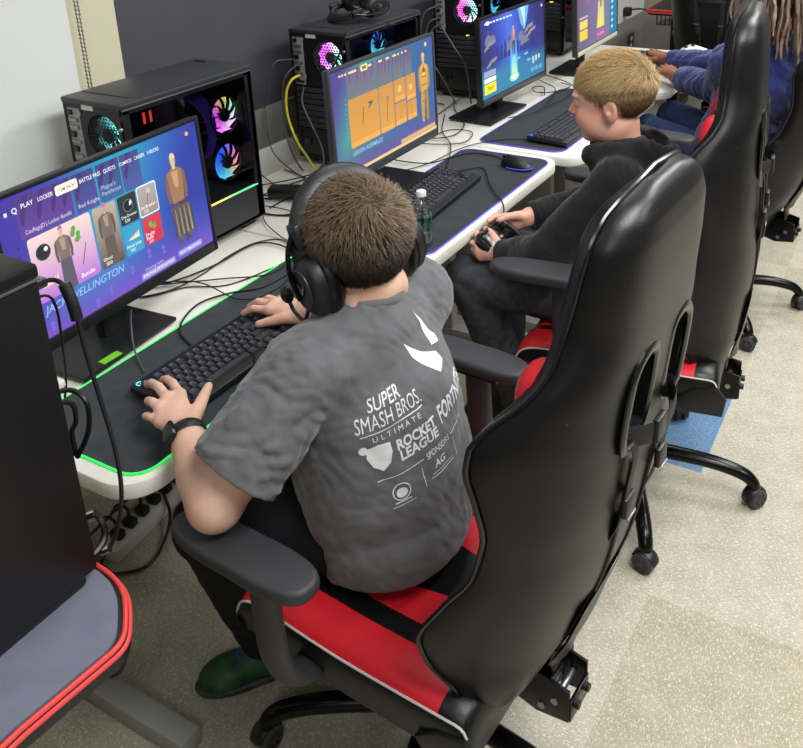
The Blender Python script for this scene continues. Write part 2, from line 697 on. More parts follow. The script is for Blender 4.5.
fl = fb.build('floor', [M['carpet_a'], M['carpet_b'], M['carpet_blue']])
tag(fl, kind='structure')


def struct(name, mb, m, angle=40):
    return tag(mb.build(name, m, angle=angle), kind='structure')


PY0, PY1 = 1.633, 4.9
b = MB()
b.box(X0 - 0.1, X0, Y0, PY0, 0, H, mi=0)
b.box(X0 - 0.1, X0, PY0, PY1, 0, H, mi=1)
b.box(X0 - 0.1, X0, PY1, Y1, 0.56, H, mi=3)
b.box(X0 - 0.1, X0, PY1, Y1, 0, 0.56, mi=2)
struct('wall_left', b, [M['wall_cream'], M['wall_dark'], M['wall_grey'], M['wall_pale']])
struct('wall_far', MB().box(X0 - 0.1, X1 + 0.1, Y1, Y1 + 0.1, 0, H), M['wall_grey'])
struct('wall_right', MB().box(X1, X1 + 0.1, Y0, Y1, 0, H), M['room_grey'])
struct('wall_near', MB().box(X0 - 0.1, X1 + 0.1, Y0 - 0.1, Y0, 0, H), M['room_grey'])
struct('ceiling', MB().box(X0 - 0.1, X1 + 0.1, Y0 - 0.1, Y1 + 0.1, H, H + 0.1), M['ceiling'])
struct('trim_1', MB().box(X0, X0 + 0.022, PY0 - 0.3, PY1, 0.80, 0.932, 0.006), M['rail'])
struct('trim_2', MB().box(X0, X0 + 0.034, PY0 - 0.3, PY1, 0.0, 0.797, 0.006), M['wall_pale'])

# window behind a white roller shade, shade chain beside it
rs = thing('roller_shade', 'white fabric roller shade pulled down in front of the wall left of the first tower', 'shade', (X0 + 0.03, 0.55, 0.9))
b = MB()
n = 24
vs, fs = [], []
for i in range(n + 1):
    y = -0.9 + 1.8 * i / n
    wv = 0.004 * math.sin(i * 0.9) + 0.003 * math.sin(i * 0.37 + 1)
    for z in (0.02, 1.78):
        vs += [(0.012 + wv, y, z), (0.0095 + wv, y, z)]
for i in range(n):
    a = i * 4
    fs += [(a, a + 4, a + 6, a + 2), (a + 1, a + 3, a + 7, a + 5)]
b.add(vs, fs)
b.build('fabric', M['shade'], rs)
MB().cyl((0.012, -0.9, 0.01), (0.012, 0.9, 0.01), 0.011, n=12).build('hem_bar', M['shade'], rs)
MB().cyl((0.03, -0.92, 1.8), (0.03, 0.92, 1.8), 0.028, n=16).build('roller', M['white'], rs)
b = MB()
for s in (-1, 1):
    b.tube([(0.02 + 0.006 * s, 0.925, 0.16), (0.02 + 0.006 * s, 0.925, 1.78)], 0.0013, 6)
k = 0
z = 0.16
while z < 1.0:
    for s in (-1, 1):
        b.ell((0.02 + 0.006 * s, 0.925, z), (0.0034, 0.0034, 0.0034), 8)
    z += 0.0105
b.build('bead_chain', M['alu'], rs)

# socket plate on the far stretch of the wall
so = thing('wall_socket', 'small dark wall socket plate low on the grey wall beyond the last desk', 'socket', (X0, 6.2, 0.38))
MB().box(0, 0.008, -0.06, 0.06, -0.06, 0.06, 0.003).build('cover_plate', M['plastic_grey'], so)
MB().box(0.008, 0.011, -0.02, 0.02, 0.01, 0.04, 0.001).box(0.008, 0.011, -0.02, 0.02, -0.04, -0.01, 0.001).build('outlet', M['white'], so)
pl = MB().box(X0, X0 + 0.05, 6.0, 6.06, 0.60, 0.66, 0.008)
pl.tube(catmull([(X0 + 0.04, 6.03, 0.64), (X0 + 0.12, 6.0, 0.66), (X0 + 0.2, 5.96, 0.655), (X0 + 0.27, 5.93, 0.64)]), 0.006, 6)
tag(pl.build('socket_plug', M['rubber']), 'black power plug in the pale wall beside the far red-edged desk', 'plug')

# ---------------------------------------------------------------- light: ceiling troffers
li = 0
for lx, ly, w, l, e in ((1.5, 0.9, 0.6, 1.2, 50), (1.5, 3.2, 0.6, 1.2, 50), (1.5, 5.4, 0.6, 1.2, 40), (0.05, 2.2, 0.6, 1.2, 12), (0.0, 4.8, 0.6, 1.2, 14), (1.7, -1.4, 0.6, 1.2, 24), (2.7, 2.0, 0.6, 1.2, 36), (-0.1, -0.4, 0.6, 1.2, 4)):
    t = thing('ceiling_light', 'flat white ceiling light panel above the room', 'ceiling light', (lx, ly, H), 0, 'ceiling light panels')
    MB().box(-w / 2 - 0.02, w / 2 + 0.02, -l / 2 - 0.02, l / 2 + 0.02, -0.012, 0.0, 0.003).build('frame', M['white'], t)
    ld = bpy.data.lights.new('panel_glow', 'AREA')
    ld.shape = 'RECTANGLE'
    ld.size, ld.size_y = w, l
    ld.energy = e
    ld.color = (0.985, 0.995, 1.0)
    lo = bpy.data.objects.new('panel_glow', ld)
    COL.objects.link(lo)
    lo.location = (lx, ly, H - 0.02)

wd = bpy.data.worlds.new('world')
SC.world = wd
wd.use_nodes = True
wd.node_tree.nodes['Background'].inputs['Color'].default_value = (0.9, 0.95, 1.0, 1)
wd.node_tree.nodes['Background'].inputs['Strength'].default_value = 0.15
SC.view_settings.view_transform = 'Standard'
SC.view_settings.look = 'None'
SC.view_settings.gamma = 1.0
SC.view_settings.use_curve_mapping = False
SC.view_settings.exposure = 0.32
SC.cycles.use_denoising = True
SC.cycles.max_bounces = 8
SC.cycles.transparent_max_bounces = 16


# ---------------------------------------------------------------- desks
TOP = 0.742


def desk(label, y0, y1, xb=-0.80, xs=0.0):
    t = thing('gaming_desk', label, 'desk', (-0.4, (y0 + y1) / 2, 0), 0, 'white gaming desks along the wall')
    h = (y1 - y0) / 2
    MB().prism(rrect(xb + 0.4, 0.4 + xs, -h, h, 0.075, 8, (0, 1, 1, 0)), TOP - 0.034, TOP, 0, bev=0.006).build('desktop', M['desk'], t)
    for s in (-1, 1):
        yy = s * (h - 0.085)
        lg = MB().box(-0.06, 0.03, yy - 0.022, yy + 0.022, 0.045, TOP - 0.06, 0.004).build('leg', M['steel'], t)
        MB().box(-0.33, 0.335, yy - 0.026, yy + 0.026, 0.0, 0.045, 0.003).build('foot_bar', M['steel'], t)
        MB().box(-0.33, 0.30, yy - 0.028, yy + 0.028, TOP - 0.066, TOP - 0.035, 0.004).build('top_bracket', M['steel'], t)
    MB().box(-0.06, -0.03, -h + 0.10, h - 0.10, TOP - 0.10, TOP - 0.04, 0.003).build('crossbar', M['steel'], t)
    return t


DY = [(0.752, 1.672), (1.680, 2.612), (2.620, 3.548), (3.556, 4.40)]
desk('white desk at the near end, under the mat with the green glowing edge', *DY[0], xs=0.008)
desk('white desk holding the orange-toned screen and the glowing purple mouse', *DY[1], xs=0.012)
desk('white desk holding the bluish battle screen, behind the fair-haired child', *DY[2], xs=0.07)
desk('white desk at the far end, where the blue-sleeved person rests both hands', *DY[3], xs=0.10)


def mouse_mat(label, y0, y1, x0, x1, m, yaw=0.0):
    t = thing('mouse_mat', label, 'mouse mat', ((x0 + x1) / 2, (y0 + y1) / 2, TOP), yaw)
    hx, hy = (x1 - x0) / 2, (y1 - y0) / 2
    MB().prism(rrect(-hx, hx, -hy, hy, 0.045, 6), 0.0005, 0.004).build('pad', M['mousemat'], t)
    o = [(p[0], p[1], 0.0035) for p in rrect(-hx, hx, -hy, hy, 0.045, 6)]
    MB().tube(o, 0.0021 if m is M['led_green'] else 0.0014, 8, closed=True).build('glowing_edge', m, t)


mouse_mat('long black desk mat with a bright green glowing edge', 0.782, 1.625, -0.325, -0.008, M['led_green'])
mouse_mat('black desk mat with a thin violet edge under the glowing mouse', 1.745, 2.568, -0.335, -0.006, M['led_purple'])
mouse_mat('black desk mat with a violet edge in front of the battle screen', 2.655, 3.47, -0.335, -0.006, M['led_purple'])
mouse_mat('black desk mat under the hands in blue sleeves', 3.60, 4.32, -0.335, -0.02, M['mousemat'])


# ---------------------------------------------------------------- screens
class Screen:
    """picture drawn as thin layered shapes on the panel: x right, y up, metres from lower left"""

    def __init__(self, w, h):
        self.w, self.h = w, h
        self.mb = MB()
        self.cols = []
        self.L = 0

    def poly(self, pts, col, layer=None):
        self.L += 1
        z = 0.00002 * self.L + 0.0002
        cs = col if isinstance(col[0], (tuple, list)) else [col] * len(pts)
        self.mb.add([(p[0] * self.w, p[1] * self.h, z) for p in pts], [tuple(range(len(pts)))])
        self.cols += [lin(c) for c in cs]

    def rect(self, x0, y0, x1, y1, col, r=0.0):
        if r:
            a = self.w / self.h
            p = rrect(x0, x1, y0 / a, y1 / a, r, 3)
            p = [(q[0], q[1] * a) for q in p]
            if isinstance(col[0], (tuple, list)):
                lo, hi = col
                col = [blend(lo, hi, (q[1] - y0) / (y1 - y0)) for q in p]
            self.poly(p, col)
        else:
            if isinstance(col[0], (tuple, list)) and len(col) == 2:
                col = [col[0], col[0], col[1], col[1]]
            self.poly([(x0, y0), (x1, y0), (x1, y1), (x0, y1)], col)

    def disc(self, x, y, r, col, n=14, sy=1.0):
        a = self.w / self.h
        self.poly([(x + r * math.cos(2 * PI * i / n), y + a * r * sy * math.sin(2 * PI * i / n)) for i in range(n)], col)

    def grid(self, nx, ny, fn):
        self.L += 1
        b = len(self.mb.v)
        vs = [(i / nx * self.w, j / ny * self.h, 0.0001) for j in range(ny + 1) for i in range(nx + 1)]
        fs = [(j * (nx + 1) + i, j * (nx + 1) + i + 1, (j + 1) * (nx + 1) + i + 1, (j + 1) * (nx + 1) + i) for j in range(ny) for i in range(nx)]
        self.mb.add(vs, fs)
        self.cols += [lin(fn(i / nx, j / ny)) for j in range(ny + 1) for i in range(nx + 1)]

    def text(self, s, x, y, hgt, col, shear=0.0, off=0.0, wmax=None):
        self.L += 1
        vs, fs, w = text2d(s, shear, off)
        k = hgt * self.h
        kx = k if wmax is None else min(k, wmax * self.w / w)
        k = min(k, kx * 1.25)
        z = 0.00002 * self.L + 0.0002
        self.mb.add([(x * self.w + v[0] * kx, y * self.h + v[1] * k, z) for v in vs], fs)
        self.cols += [lin(col)] * len(vs)

    def figure(self, x, y, s, top, leg, skin, cap=None, pose=0):
        """plain standing figure, head to feet within height s"""
        a = self.w / self.h

        def P(pts, c):
            self.poly([(x + p[0] * 0.72 * s / a, y + p[1] * s) for p in pts], c)
        if leg:
            P([(-0.13, 0.5), (-0.15, 0.25), (-0.13, 0.02), (-0.05, 0.0), (-0.02, 0.25), (0.0, 0.44)], leg)
            P([(0.0, 0.44), (0.03, 0.25), (0.05, 0.0), (0.13, 0.02), (0.14, 0.25), (0.13, 0.5)], blend(leg, (0, 0, 0), 0.15))
        P([(-0.12, 0.46), (0.12, 0.46), (0.15, 0.66), (0.17, 0.79), (0.05, 0.84), (-0.05, 0.84), (-0.17, 0.79), (-0.15, 0.66)], top)
        P([(-0.15, 0.8), (-0.2, 0.76), (-0.22, 0.6), (-0.19, 0.47), (-0.14, 0.48), (-0.15, 0.62)], blend(top, (0, 0, 0), 0.2))
        P([(0.15, 0.62), (0.14, 0.48), (0.19, 0.47), (0.22, 0.6), (0.2, 0.76), (0.15, 0.8)], blend(top, (0, 0, 0), 0.2))
        P([(-0.03, 0.62), (0.04, 0.62), (0.07, 0.8), (-0.07, 0.8)], blend(top, (255, 220, 180), 0.35))
        P([(-0.03, 0.82), (0.03, 0.82), (0.035, 0.86), (-0.035, 0.86)], skin)
        P([(-0.05 + 0.05 + 0.052 * math.cos(t), 0.915 + 0.07 * math.sin(t)) for t in [i * PI / 6 for i in range(12)]], skin)
        if cap:
            P([(0.058 * math.cos(t), 0.935 + 0.062 * math.sin(t)) for t in [i * PI / 6 for i in range(7)]], cap)

    def build(self, parent, name='picture'):
        # local plane: x right -> +Y of the monitor, y up -> +Z, layers towards +X
        v = self.mb.v
        self.mb.v = [(p[2], p[0], p[1]) for p in v]
        o = self.mb.build(name, M['screen'], parent, colors=self.cols, angle=180)
        return o


def monitor(label, x, y, z, yaw, tilt, bez, scr, lip=None, base=(0.2, 0.27), W=0.555, Hh=0.33, foot=None):
    """y, z = lower near corner of the front; the picture faces +X"""
    t = thing('monitor', label, 'monitor', (x, y, TOP), yaw)
    R = xf((0, 0, z - TOP), ry=-tilt)
    bz = M[bez]
    bt, bb = 0.010, 0.026
    b = MB()
    b.box(-0.022, -0.004, 0.002, W - 0.002, 0.002, Hh - 0.002, 0.006, T=R)
    b.box(-0.06, -0.018, 0.12, W - 0.12, 0.05, Hh - 0.08, 0.015, T=R)
    b.build('housing', bz, t)
    b = MB()
    b.box(-0.006, 0.004, 0, bt, 0, Hh, 0.002, T=R)
    b.box(-0.006, 0.004, W - bt, W, 0, Hh, 0.002, T=R)
    b.box(-0.006, 0.004, bt, W - bt, Hh - bt, Hh, 0.002, T=R)
    b.box(-0.006, 0.004, bt, W - bt, 0, bb, 0.002, T=R)
    b.build('bezel', bz, t)
    if lip:
        MB().box(0.004, 0.0055, 0.012, W - 0.012, 0.003, bb - 0.003, 0.0006, T=R).build('bezel_strip', M[lip] if lip in M else lip, t)
    s = scr.build(t)
    s.matrix_local = R @ Matrix.Translation((0.0005, bt, bb))
    cy = W / 2
    b = MB()
    b.box(-0.10, -0.068, cy - 0.03, cy + 0.03, 0.012, z - TOP + 0.14, 0.01)
    b.build('neck', bz, t)
    if foot:
        cy += foot
    MB().box(-0.085 - base[0] / 2, -0.085 + base[0] / 2, cy - base[1] / 2, cy + base[1] / 2, 0.0064, 0.016, 0.003).build('stand_base', M['bezel_black'], t)
    return t


def mixm(cs, t):
    t = max(0.0, min(1.0, t)) * (len(cs) - 1)
    i = min(int(t), len(cs) - 2)
    return blend(cs[i], cs[i + 1], t - i)


WS, HS = 0.535, 0.294
# first screen: shop page
s1 = Screen(WS, HS)


def bg1(u, v):
    a = mixm([(62, 44, 150), (54, 74, 160), (36, 140, 176), (34, 150, 180), (40, 96, 176), (36, 52, 150)], u * 1.15 - 0.25 * v + 0.14)
    d = mixm([(112, 74, 184), (84, 76, 178), (52, 112, 176)], v * 2.2)
    return blend(d, a, min(1, v * 2.4))


s1.grid(24, 14, bg1)
for x0, x1, c in ((0.08, 0.315, (96, 62, 150)), (0.325, 0.43, (72, 78, 150)), (0.44, 0.555, (58, 96, 150)), (0.56, 0.66, (70, 92, 160))):
    s1.rect(x0, 0.70, x1, 0.97, (blend(c, (30, 30, 60), 0.05), blend(c, (30, 20, 70), 0.35)))
for x in (0.12, 0.19, 0.25, 0.30, 0.36, 0.47, 0.52, 0.6):
    s1.poly([(x - 0.02, 0.78), (x + 0.005, 0.9), (x + 0.02, 0.97), (x - 0.005, 0.97), (x - 0.03, 0.82)], (64, 40, 110))
s1.text("CouRageJD's Locker Bundle", 0.10, 0.725, 0.035, (196, 190, 220), 0, 0.01, 0.2)
s1.text('Red Knight', 0.335, 0.735, 0.028, (190, 190, 220), 0, 0.01)
s1.text("Plague's", 0.45, 0.79, 0.03, (170, 190, 210))
s1.text('Pestilence', 0.45, 0.745, 0.03, (170, 190, 210))
s1.rect(0.035, 0.885, 0.047, 0.91, (220, 220, 240))
s1.text('Q', 0.066, 0.885, 0.035, (235, 235, 245), 0, 0.02)
for tx, x, w in (('PLAY', 0.105, 0.05), ('LOCKER', 0.175, 0.065), ('BATTLE PASS', 0.36, 0.10), ('QUESTS', 0.475, 0.06), ('COMPETE', 0.555, 0.065), ('CAREER', 0.635, 0.055), ('V-BUCKS', 0.705, 0.065)):
    s1.text(tx, x, 0.897, 0.029, (240, 240, 248), 0.0, 0.008, w)
s1.rect(0.25, 0.878, 0.35, 0.945, (250, 246, 220), 0.008)
s1.text('ITEM SHOP', 0.262, 0.897, 0.030, (30, 30, 50), 0.0, 0.008, 0.076)
s1.rect(0.095, 0.245, 0.375, 0.69, ((176, 110, 200), (234, 206, 196)), 0.012)
s1.disc(0.15, 0.57, 0.032, (20, 60, 60), 14, 0.95)
s1.disc(0.15, 0.57, 0.024, (28, 30, 34), 14, 1.0)
s1.disc(0.163, 0.585, 0.009, (230, 230, 230), 8)
s1.figure(0.235, 0.235, 0.46, (120, 104, 96), None, (206, 170, 150), (170, 110, 130))
s1.poly([(0.205, 0.245), (0.265, 0.245), (0.26, 0.46), (0.21, 0.46)], (88, 80, 92))
for k in range(6):
    s1.disc(0.295 + 0.012 * math.cos(k * 1.9), 0.585 + 0.045 * math.sin(k * 1.3), 0.011, (70 + 10 * k, 170 - 6 * k, 72), 7)
s1.poly([(0.30, 0.36), (0.304, 0.36), (0.335, 0.5), (0.331, 0.5)], (96, 70, 60))
for k in range(5):
    s1.poly([(0.115 + 0.014 * k, 0.345), (0.135 + 0.014 * k, 0.365 + 0.008 * k), (0.128 + 0.014 * k, 0.335)], (240, 214, 180))
s1.text("Bundle", 0.285, 0.275, 0.03, (250, 240, 250), 0, 0.006)
s1.rect(0.385, 0.245, 0.50, 0.69, ((86, 70, 64), (180, 164, 150)), 0.008)
s1.figure(0.442, 0.24, 0.47, (112, 98, 90), None, (190, 150, 130), (176, 120, 140))
s1.poly([(0.415, 0.25), (0.47, 0.25), (0.468, 0.46), (0.418, 0.46)], (92, 80, 74))
s1.text('Ghost', 0.395, 0.30, 0.023, (240, 240, 240), 0, 0.006)
s1.text('800', 0.405, 0.262, 0.026, (235, 235, 235))
s1.rect(0.51, 0.475, 0.605, 0.69, (34, 42, 46), 0.008)
s1.disc(0.56, 0.605, 0.026, (90, 130, 130), 16)
s1.disc(0.56, 0.605, 0.023, (14, 16, 18), 16)
s1.poly([(0.565, 0.60), (0.58, 0.61), (0.578, 0.64), (0.568, 0.63)], (236, 236, 236))
s1.text('Drip Drowner', 0.517, 0.525, 0.023, (240, 240, 240), 0, 0.006, 0.08)
s1.text('500', 0.53, 0.49, 0.024, (230, 230, 230))
s1.rect(0.611, 0.465, 0.718, 0.70, (222, 238, 238), 0.009)
s1.rect(0.615, 0.475, 0.714, 0.69, ((150, 134, 128), (166, 160, 160)), 0.008)
s1.poly([(0.655, 0.55), (0.66, 0.55), (0.675, 0.64), (0.67, 0.64)], (120, 104, 96))
s1.disc(0.674, 0.645, 0.012, (190, 184, 180), 8)
s1.text('Ice Breaker', 0.622, 0.525, 0.023, (244, 244, 244), 0, 0.006, 0.08)
s1.text('500', 0.632, 0.49, 0.024, (230, 230, 230))
s1.rect(0.51, 0.245, 0.605, 0.465, (52, 148, 190), 0.008)
for k in range(6):
    s1.poly([(0.53 + 0.009 * k, 0.355), (0.545 + 0.009 * k, 0.37 + 0.008 * k), (0.543 + 0.009 * k, 0.35)], (236, 214, 170))
s1.text('Power Jump', 0.517, 0.30, 0.023, (240, 244, 250), 0, 0.006, 0.075)
s1.text('500', 0.53, 0.265, 0.024, (230, 230, 230))
s1.rect(0.615, 0.245, 0.714, 0.455, ((190, 40, 74), (206, 48, 70)), 0.008)
for k in range(5):
    s1.disc(0.663 + 0.012 * math.cos(k * 2.2), 0.385 + 0.02 * math.sin(k * 1.7), 0.010, (96 + 14 * k, 140 + 4 * k, 62), 7)
s1.text('Fruity', 0.622, 0.315, 0.026, (250, 240, 240), 0, 0.006)
s1.text('Puffs', 0.622, 0.285, 0.026, (250, 240, 240), 0, 0.006)
s1.text('500', 0.632, 0.257, 0.02, (240, 230, 230))
s1.text('JACK WELLINGTON', 0.10, 0.165, 0.052, (150, 176, 226), 0.25, 0.012)
for k, (x, y) in enumerate(((0.24, 0.10), (0.40, 0.06), (0.52, 0.12), (0.62, 0.17), (0.33, 0.03), (0.70, 0.14), (0.12, 0.05))):
    c = (112, 96, 190)
    s1.disc(x, y + 0.035, 0.011, c, 10)
    s1.poly([(x - 0.012, y), (x, y - 0.02), (x + 0.012, y), (x + 0.004, y + 0.012), (x - 0.004, y + 0.012)], c)
s1.text('Showing items', 0.585, 0.07, 0.022, (190, 190, 220))
s1.rect(0.56, 0.015, 0.755, 0.062, (150, 140, 200), 0.005)
s1.text('PURCHASE OPTIONS PAGE', 0.57, 0.028, 0.022, (240, 240, 250), 0, 0.006, 0.175)
s1.rect(0.775, 0.03, 0.925, 0.078, (140, 140, 196), 0.005)
s1.text('VIEW ITEM DETAILS', 0.785, 0.043, 0.022, (240, 240, 250), 0, 0.006, 0.13)
s1.figure(0.83, 0.12, 0.72, (150, 110, 78), (84, 72, 66), (214, 178, 130), (226, 196, 140))
s1.poly([(0.775, 0.42), (0.885, 0.42), (0.90, 0.2), (0.865, 0.15), (0.84, 0.19), (0.81, 0.14), (0.79, 0.18)], (92, 82, 76))
for k in range(9):
    x = 0.785 + 0.013 * k
    s1.poly([(x, 0.4), (x + 0.004, 0.4), (x + 0.006 + 0.001 * k, 0.19), (x + 0.002, 0.19)], (150, 138, 124) if k % 2 else (60, 54, 52))
s1.disc(0.935, 0.93, 0.010, (230, 170, 120), 8)
for k in range(4):
    s1.disc(0.055, 0.5 + 0.055 * k, 0.004, (20, 24, 60), 8)
monitor('monitor at the near end showing a purple and blue shop page of cards', -0.327, 0.824, 0.850, math.radians(4.3), 0.034, 'bezel_black', s1, foot=-0.03, base=(0.19, 0.27))

# second screen: warm shop page
s2 = Screen(WS, HS)


def bg2(u, v):
    a = mixm([(74, 62, 140), (64, 150, 138), (56, 120, 140), (46, 112, 146), (52, 92, 150)], u * 1.25 + 0.35 * (1 - v) - 0.12)
    return blend((96, 74, 142), a, min(1, v * 3.0 + 0.1))


s2.grid(20, 12, bg2)
for x0, x1 in ((0.13, 0.40), (0.41, 0.55), (0.56, 0.67), (0.68, 0.76)):
    s2.rect(x0, 0.70, x1, 0.97, ((104, 116, 120), (112, 94, 132)))
    for k in range(4):
        xx = x0 + (x1 - x0) * (k + 0.5) / 4
        s2.poly([(xx - 0.012, 0.80), (xx + 0.004, 0.9), (xx + 0.012, 0.97), (xx - 0.004, 0.97)], (86, 76, 112))
for k, x in enumerate((0.07, 0.095, 0.12, 0.155, 0.19, 0.26, 0.33, 0.43, 0.50, 0.57, 0.62, 0.66, 0.70)):
    s2.rect(x, 0.935, x + (0.015 if k < 3 or k > 9 else 0.035), 0.955, (240, 214, 150))
s2.rect(0.265, 0.915, 0.325, 0.975, (236, 220, 150), 0.006)
s2.rect(0.275, 0.93, 0.315, 0.96, (120, 110, 80))
og = [(214, 150, 62), (196, 140, 66)]
for r in ((0.13, 0.235, 0.405, 0.70), (0.412, 0.235, 0.555, 0.70), (0.562, 0.475, 0.68, 0.70), (0.562, 0.235, 0.68, 0.465), (0.688, 0.44, 0.79, 0.70), (0.688, 0.235, 0.79, 0.43)):
    s2.rect(*r, (og[0], og[1]), 0.008)
    s2.rect(r[0] + 0.008, r[1] + 0.012, r[2] - 0.008, r[1] + 0.05, (224, 166, 80))
s2.poly([(0.24, 0.42), (0.247, 0.42), (0.268, 0.58), (0.261, 0.58)], (98, 84, 66))
s2.poly([(0.30, 0.54), (0.325, 0.56), (0.355, 0.60), (0.33, 0.61), (0.30, 0.60), (0.325, 0.585)], (52, 92, 84))
s2.poly([(0.475, 0.33), (0.481, 0.33), (0.496, 0.56), (0.49, 0.56)], (110, 92, 66))
s2.disc(0.495, 0.56, 0.016, (150, 130, 96), 8)
s2.disc(0.62, 0.60, 0.02, (236, 186, 104), 10)
s2.disc(0.735, 0.57, 0.018, (236, 186, 104), 10)
s2.poly([(0.60, 0.30), (0.606, 0.30), (0.64, 0.41), (0.634, 0.41)], (170, 120, 60))
s2.poly([(0.72, 0.29), (0.726, 0.29), (0.755, 0.38), (0.749, 0.38)], (170, 120, 60))
s2.text('LEGION ASSEMBLED', 0.14, 0.165, 0.04, (150, 190, 200), 0.15, 0.02, 0.28)
for k in range(9):
    s2.rect(0.105, 0.35 + 0.045 * k, 0.112, 0.365 + 0.045 * k, (70, 180, 170))
s2.figure(0.885, 0.13, 0.74, (206, 160, 66), (190, 146, 60), (214, 170, 84), (224, 184, 100))
for k in range(6):
    s2.rect(0.858, 0.18 + 0.085 * k, 0.912, 0.195 + 0.085 * k, (150, 112, 48))
s2.poly([(0.86, 0.66), (0.91, 0.66), (0.89, 0.72), (0.88, 0.72)], (120, 92, 60))
s2.disc(0.92, 0.94, 0.013, (230, 200, 110), 8)
for k in range(5):
    s2.disc(0.2 + 0.12 * k, 0.09, 0.010, (110, 90, 160), 8)
s2.rect(0.0, 0.0, 1.0, 0.030, (228, 190, 134))
s2.rect(0.60, 0.035, 0.985, 0.075, (206, 166, 110))
monitor('monitor on the second desk showing orange cards and a golden figure', -0.288, 1.757, 0.874, math.radians(0.6), 0.02, 'bezel', s2, foot=0.10, base=(0.19, 0.26))

# third screen: lobby with a light beam
s3 = Screen(WS, HS)


def bg3(u, v):
    a = mixm([(24, 30, 92), (34, 52, 150), (70, 110, 220), (40, 60, 160), (30, 34, 100)], u + 0.1 * v)
    f = mixm([(40, 130, 170), (34, 110, 150)], u)
    return blend(f, a, 1.0 if v > 0.42 else max(0, (v - 0.25) / 0.17))


s3.grid(20, 14, bg3)
for k in range(16):
    x = 0.02 + 0.062 * k
    s3.poly([(x, 0.42), (x + 0.05, 0.42), (x + 0.045, 0.55 + 0.1 * ((k * 7) % 5) / 5), (x + 0.02, 0.60 + 0.12 * ((k * 3) % 4) / 4)], (30 + 5 * (k % 4), 36 + 6 * (k % 3), 96 + 10 * (k % 5)))
s3.poly([(0.56, 1.0), (0.74, 1.0), (0.70, 0.8), (0.66, 0.68), (0.60, 0.8)], (110, 170, 220))
s3.poly([(0.60, 1.0), (0.68, 1.0), (0.67, 0.72)], (176, 226, 220))
s3.poly([(0.43, 0.62), (0.53, 0.62), (0.545, 0.10), (0.425, 0.10)], [(70, 130, 220), (70, 130, 220), (90, 210, 230), (90, 210, 230)])
s3.poly([(0.455, 0.4), (0.51, 0.4), (0.525, 0.12), (0.445, 0.12)], [(120, 190, 230), (120, 190, 230), (200, 240, 150), (200, 240, 150)])
s3.disc(0.485, 0.115, 0.075, (150, 220, 170), 16, 0.42)
s3.disc(0.485, 0.12, 0.05, (236, 250, 226), 16, 0.36)
s3.figure(0.485, 0.42, 0.40, (170, 130, 110), (70, 60, 80), (220, 190, 160), (150, 70, 60))
for x, y, sc_ in ((0.11, 0.72, 0.05), (0.17, 0.70, 0.05), (0.42, 0.55, 0.05), (0.66, 0.55, 0.07), (0.60, 0.62, 0.04)):
    s3.poly([(x - sc_, y - 0.06), (x + sc_, y - 0.03), (x + sc_ * 0.8, y + 0.05), (x, y + 0.08), (x - sc_ * 0.9, y + 0.03)], (112, 116, 150))
    s3.disc(x, y + 0.10, sc_ * 0.35, (80, 70, 96), 8)
for x, y in ((0.16, 0.40), (0.74, 0.66), (0.78, 0.60), (0.13, 0.62)):
    s3.poly([(x - 0.09, y - 0.03), (x + 0.06, y + 0.05), (x + 0.07, y + 0.09), (x - 0.02, y + 0.07), (x - 0.08, y + 0.0)], (140, 134, 142))
    s3.disc(x, y, 0.02, (60, 50, 70), 8)
for x, y in ((0.55, 0.34), (0.68, 0.36), (0.72, 0.26)):
    s3.disc(x, y, 0.035, (90, 190, 206), 12, 0.3)
for k, x in enumerate((0.06, 0.13, 0.18, 0.23, 0.28, 0.33, 0.38, 0.43)):
    s3.rect(x, 0.93, x + 0.035, 0.95, (230, 230, 240))
s3.rect(0.085, 0.915, 0.125, 0.965, (246, 240, 220), 0.005)
s3.rect(0.03, 0.27, 0.20, 0.345, (150, 160, 190), 0.006)
s3.rect(0.03, 0.195, 0.20, 0.255, (236, 240, 246), 0.006)
s3.rect(0.03, 0.05, 0.20, 0.18, (240, 226, 60), 0.006)
s3.rect(0.045, 0.065, 0.185, 0.165, (250, 220, 20), 0.004)
s3.text('PLAY', 0.085, 0.095, 0.045, (60, 50, 20), 0, 0.03)
for k in range(3):
    s3.rect(0.75 + 0.07 * k, 0.07, 0.805 + 0.07 * k, 0.13, (90, 160, 190), 0.004)
    s3.rect(0.78 + 0.05 * k, 0.18 + 0.02 * k, 0.81 + 0.05 * k, 0.28, (190, 200, 214), 0.004)
s3.disc(0.955, 0.93, 0.012, (220, 220, 230), 8)
monitor('monitor on the third desk showing a blue night battle scene with a glowing light beam', -0.375, 2.779, 0.829, math.radians(-2.1), 0.03, 'bezel_black', s3, lip='alu', foot=-0.07, base=(0.19, 0.3))

# fourth screen
s4 = Screen(WS, HS)
s4.grid(16, 10, lambda u, v: mixm([(96, 84, 110), (112, 100, 136), (120, 116, 140), (96, 120, 150)], u + 0.1 * v))
s4.rect(0.80, 0.0, 1.0, 1.0, (36, 116, 156))
for k in range(9):
    y = 0.10 + 0.1 * k
    s4.rect(0.84, y, 0.90, y + 0.025, (180, 210, 220))
    s4.rect(0.86, y - 0.02, 0.875, y + 0.05, (190, 220, 226))
for k in range(10):
    s4.poly([(0.1 + 0.05 * k, 0.55 + 0.03 * (k % 3)), (0.16 + 0.05 * k, 0.6 + 0.04 * (k % 4)), (0.14 + 0.05 * k, 0.72 + 0.05 * (k % 2))], (120 + 12 * (k % 4), 80 + 8 * (k % 3), 120 + 10 * (k % 5)))
s4.poly([(0.47, 0.2), (0.66, 0.2), (0.64, 0.72), (0.52, 0.72)], [(206, 206, 96), (206, 206, 96), (170, 150, 170), (170, 150, 170)])
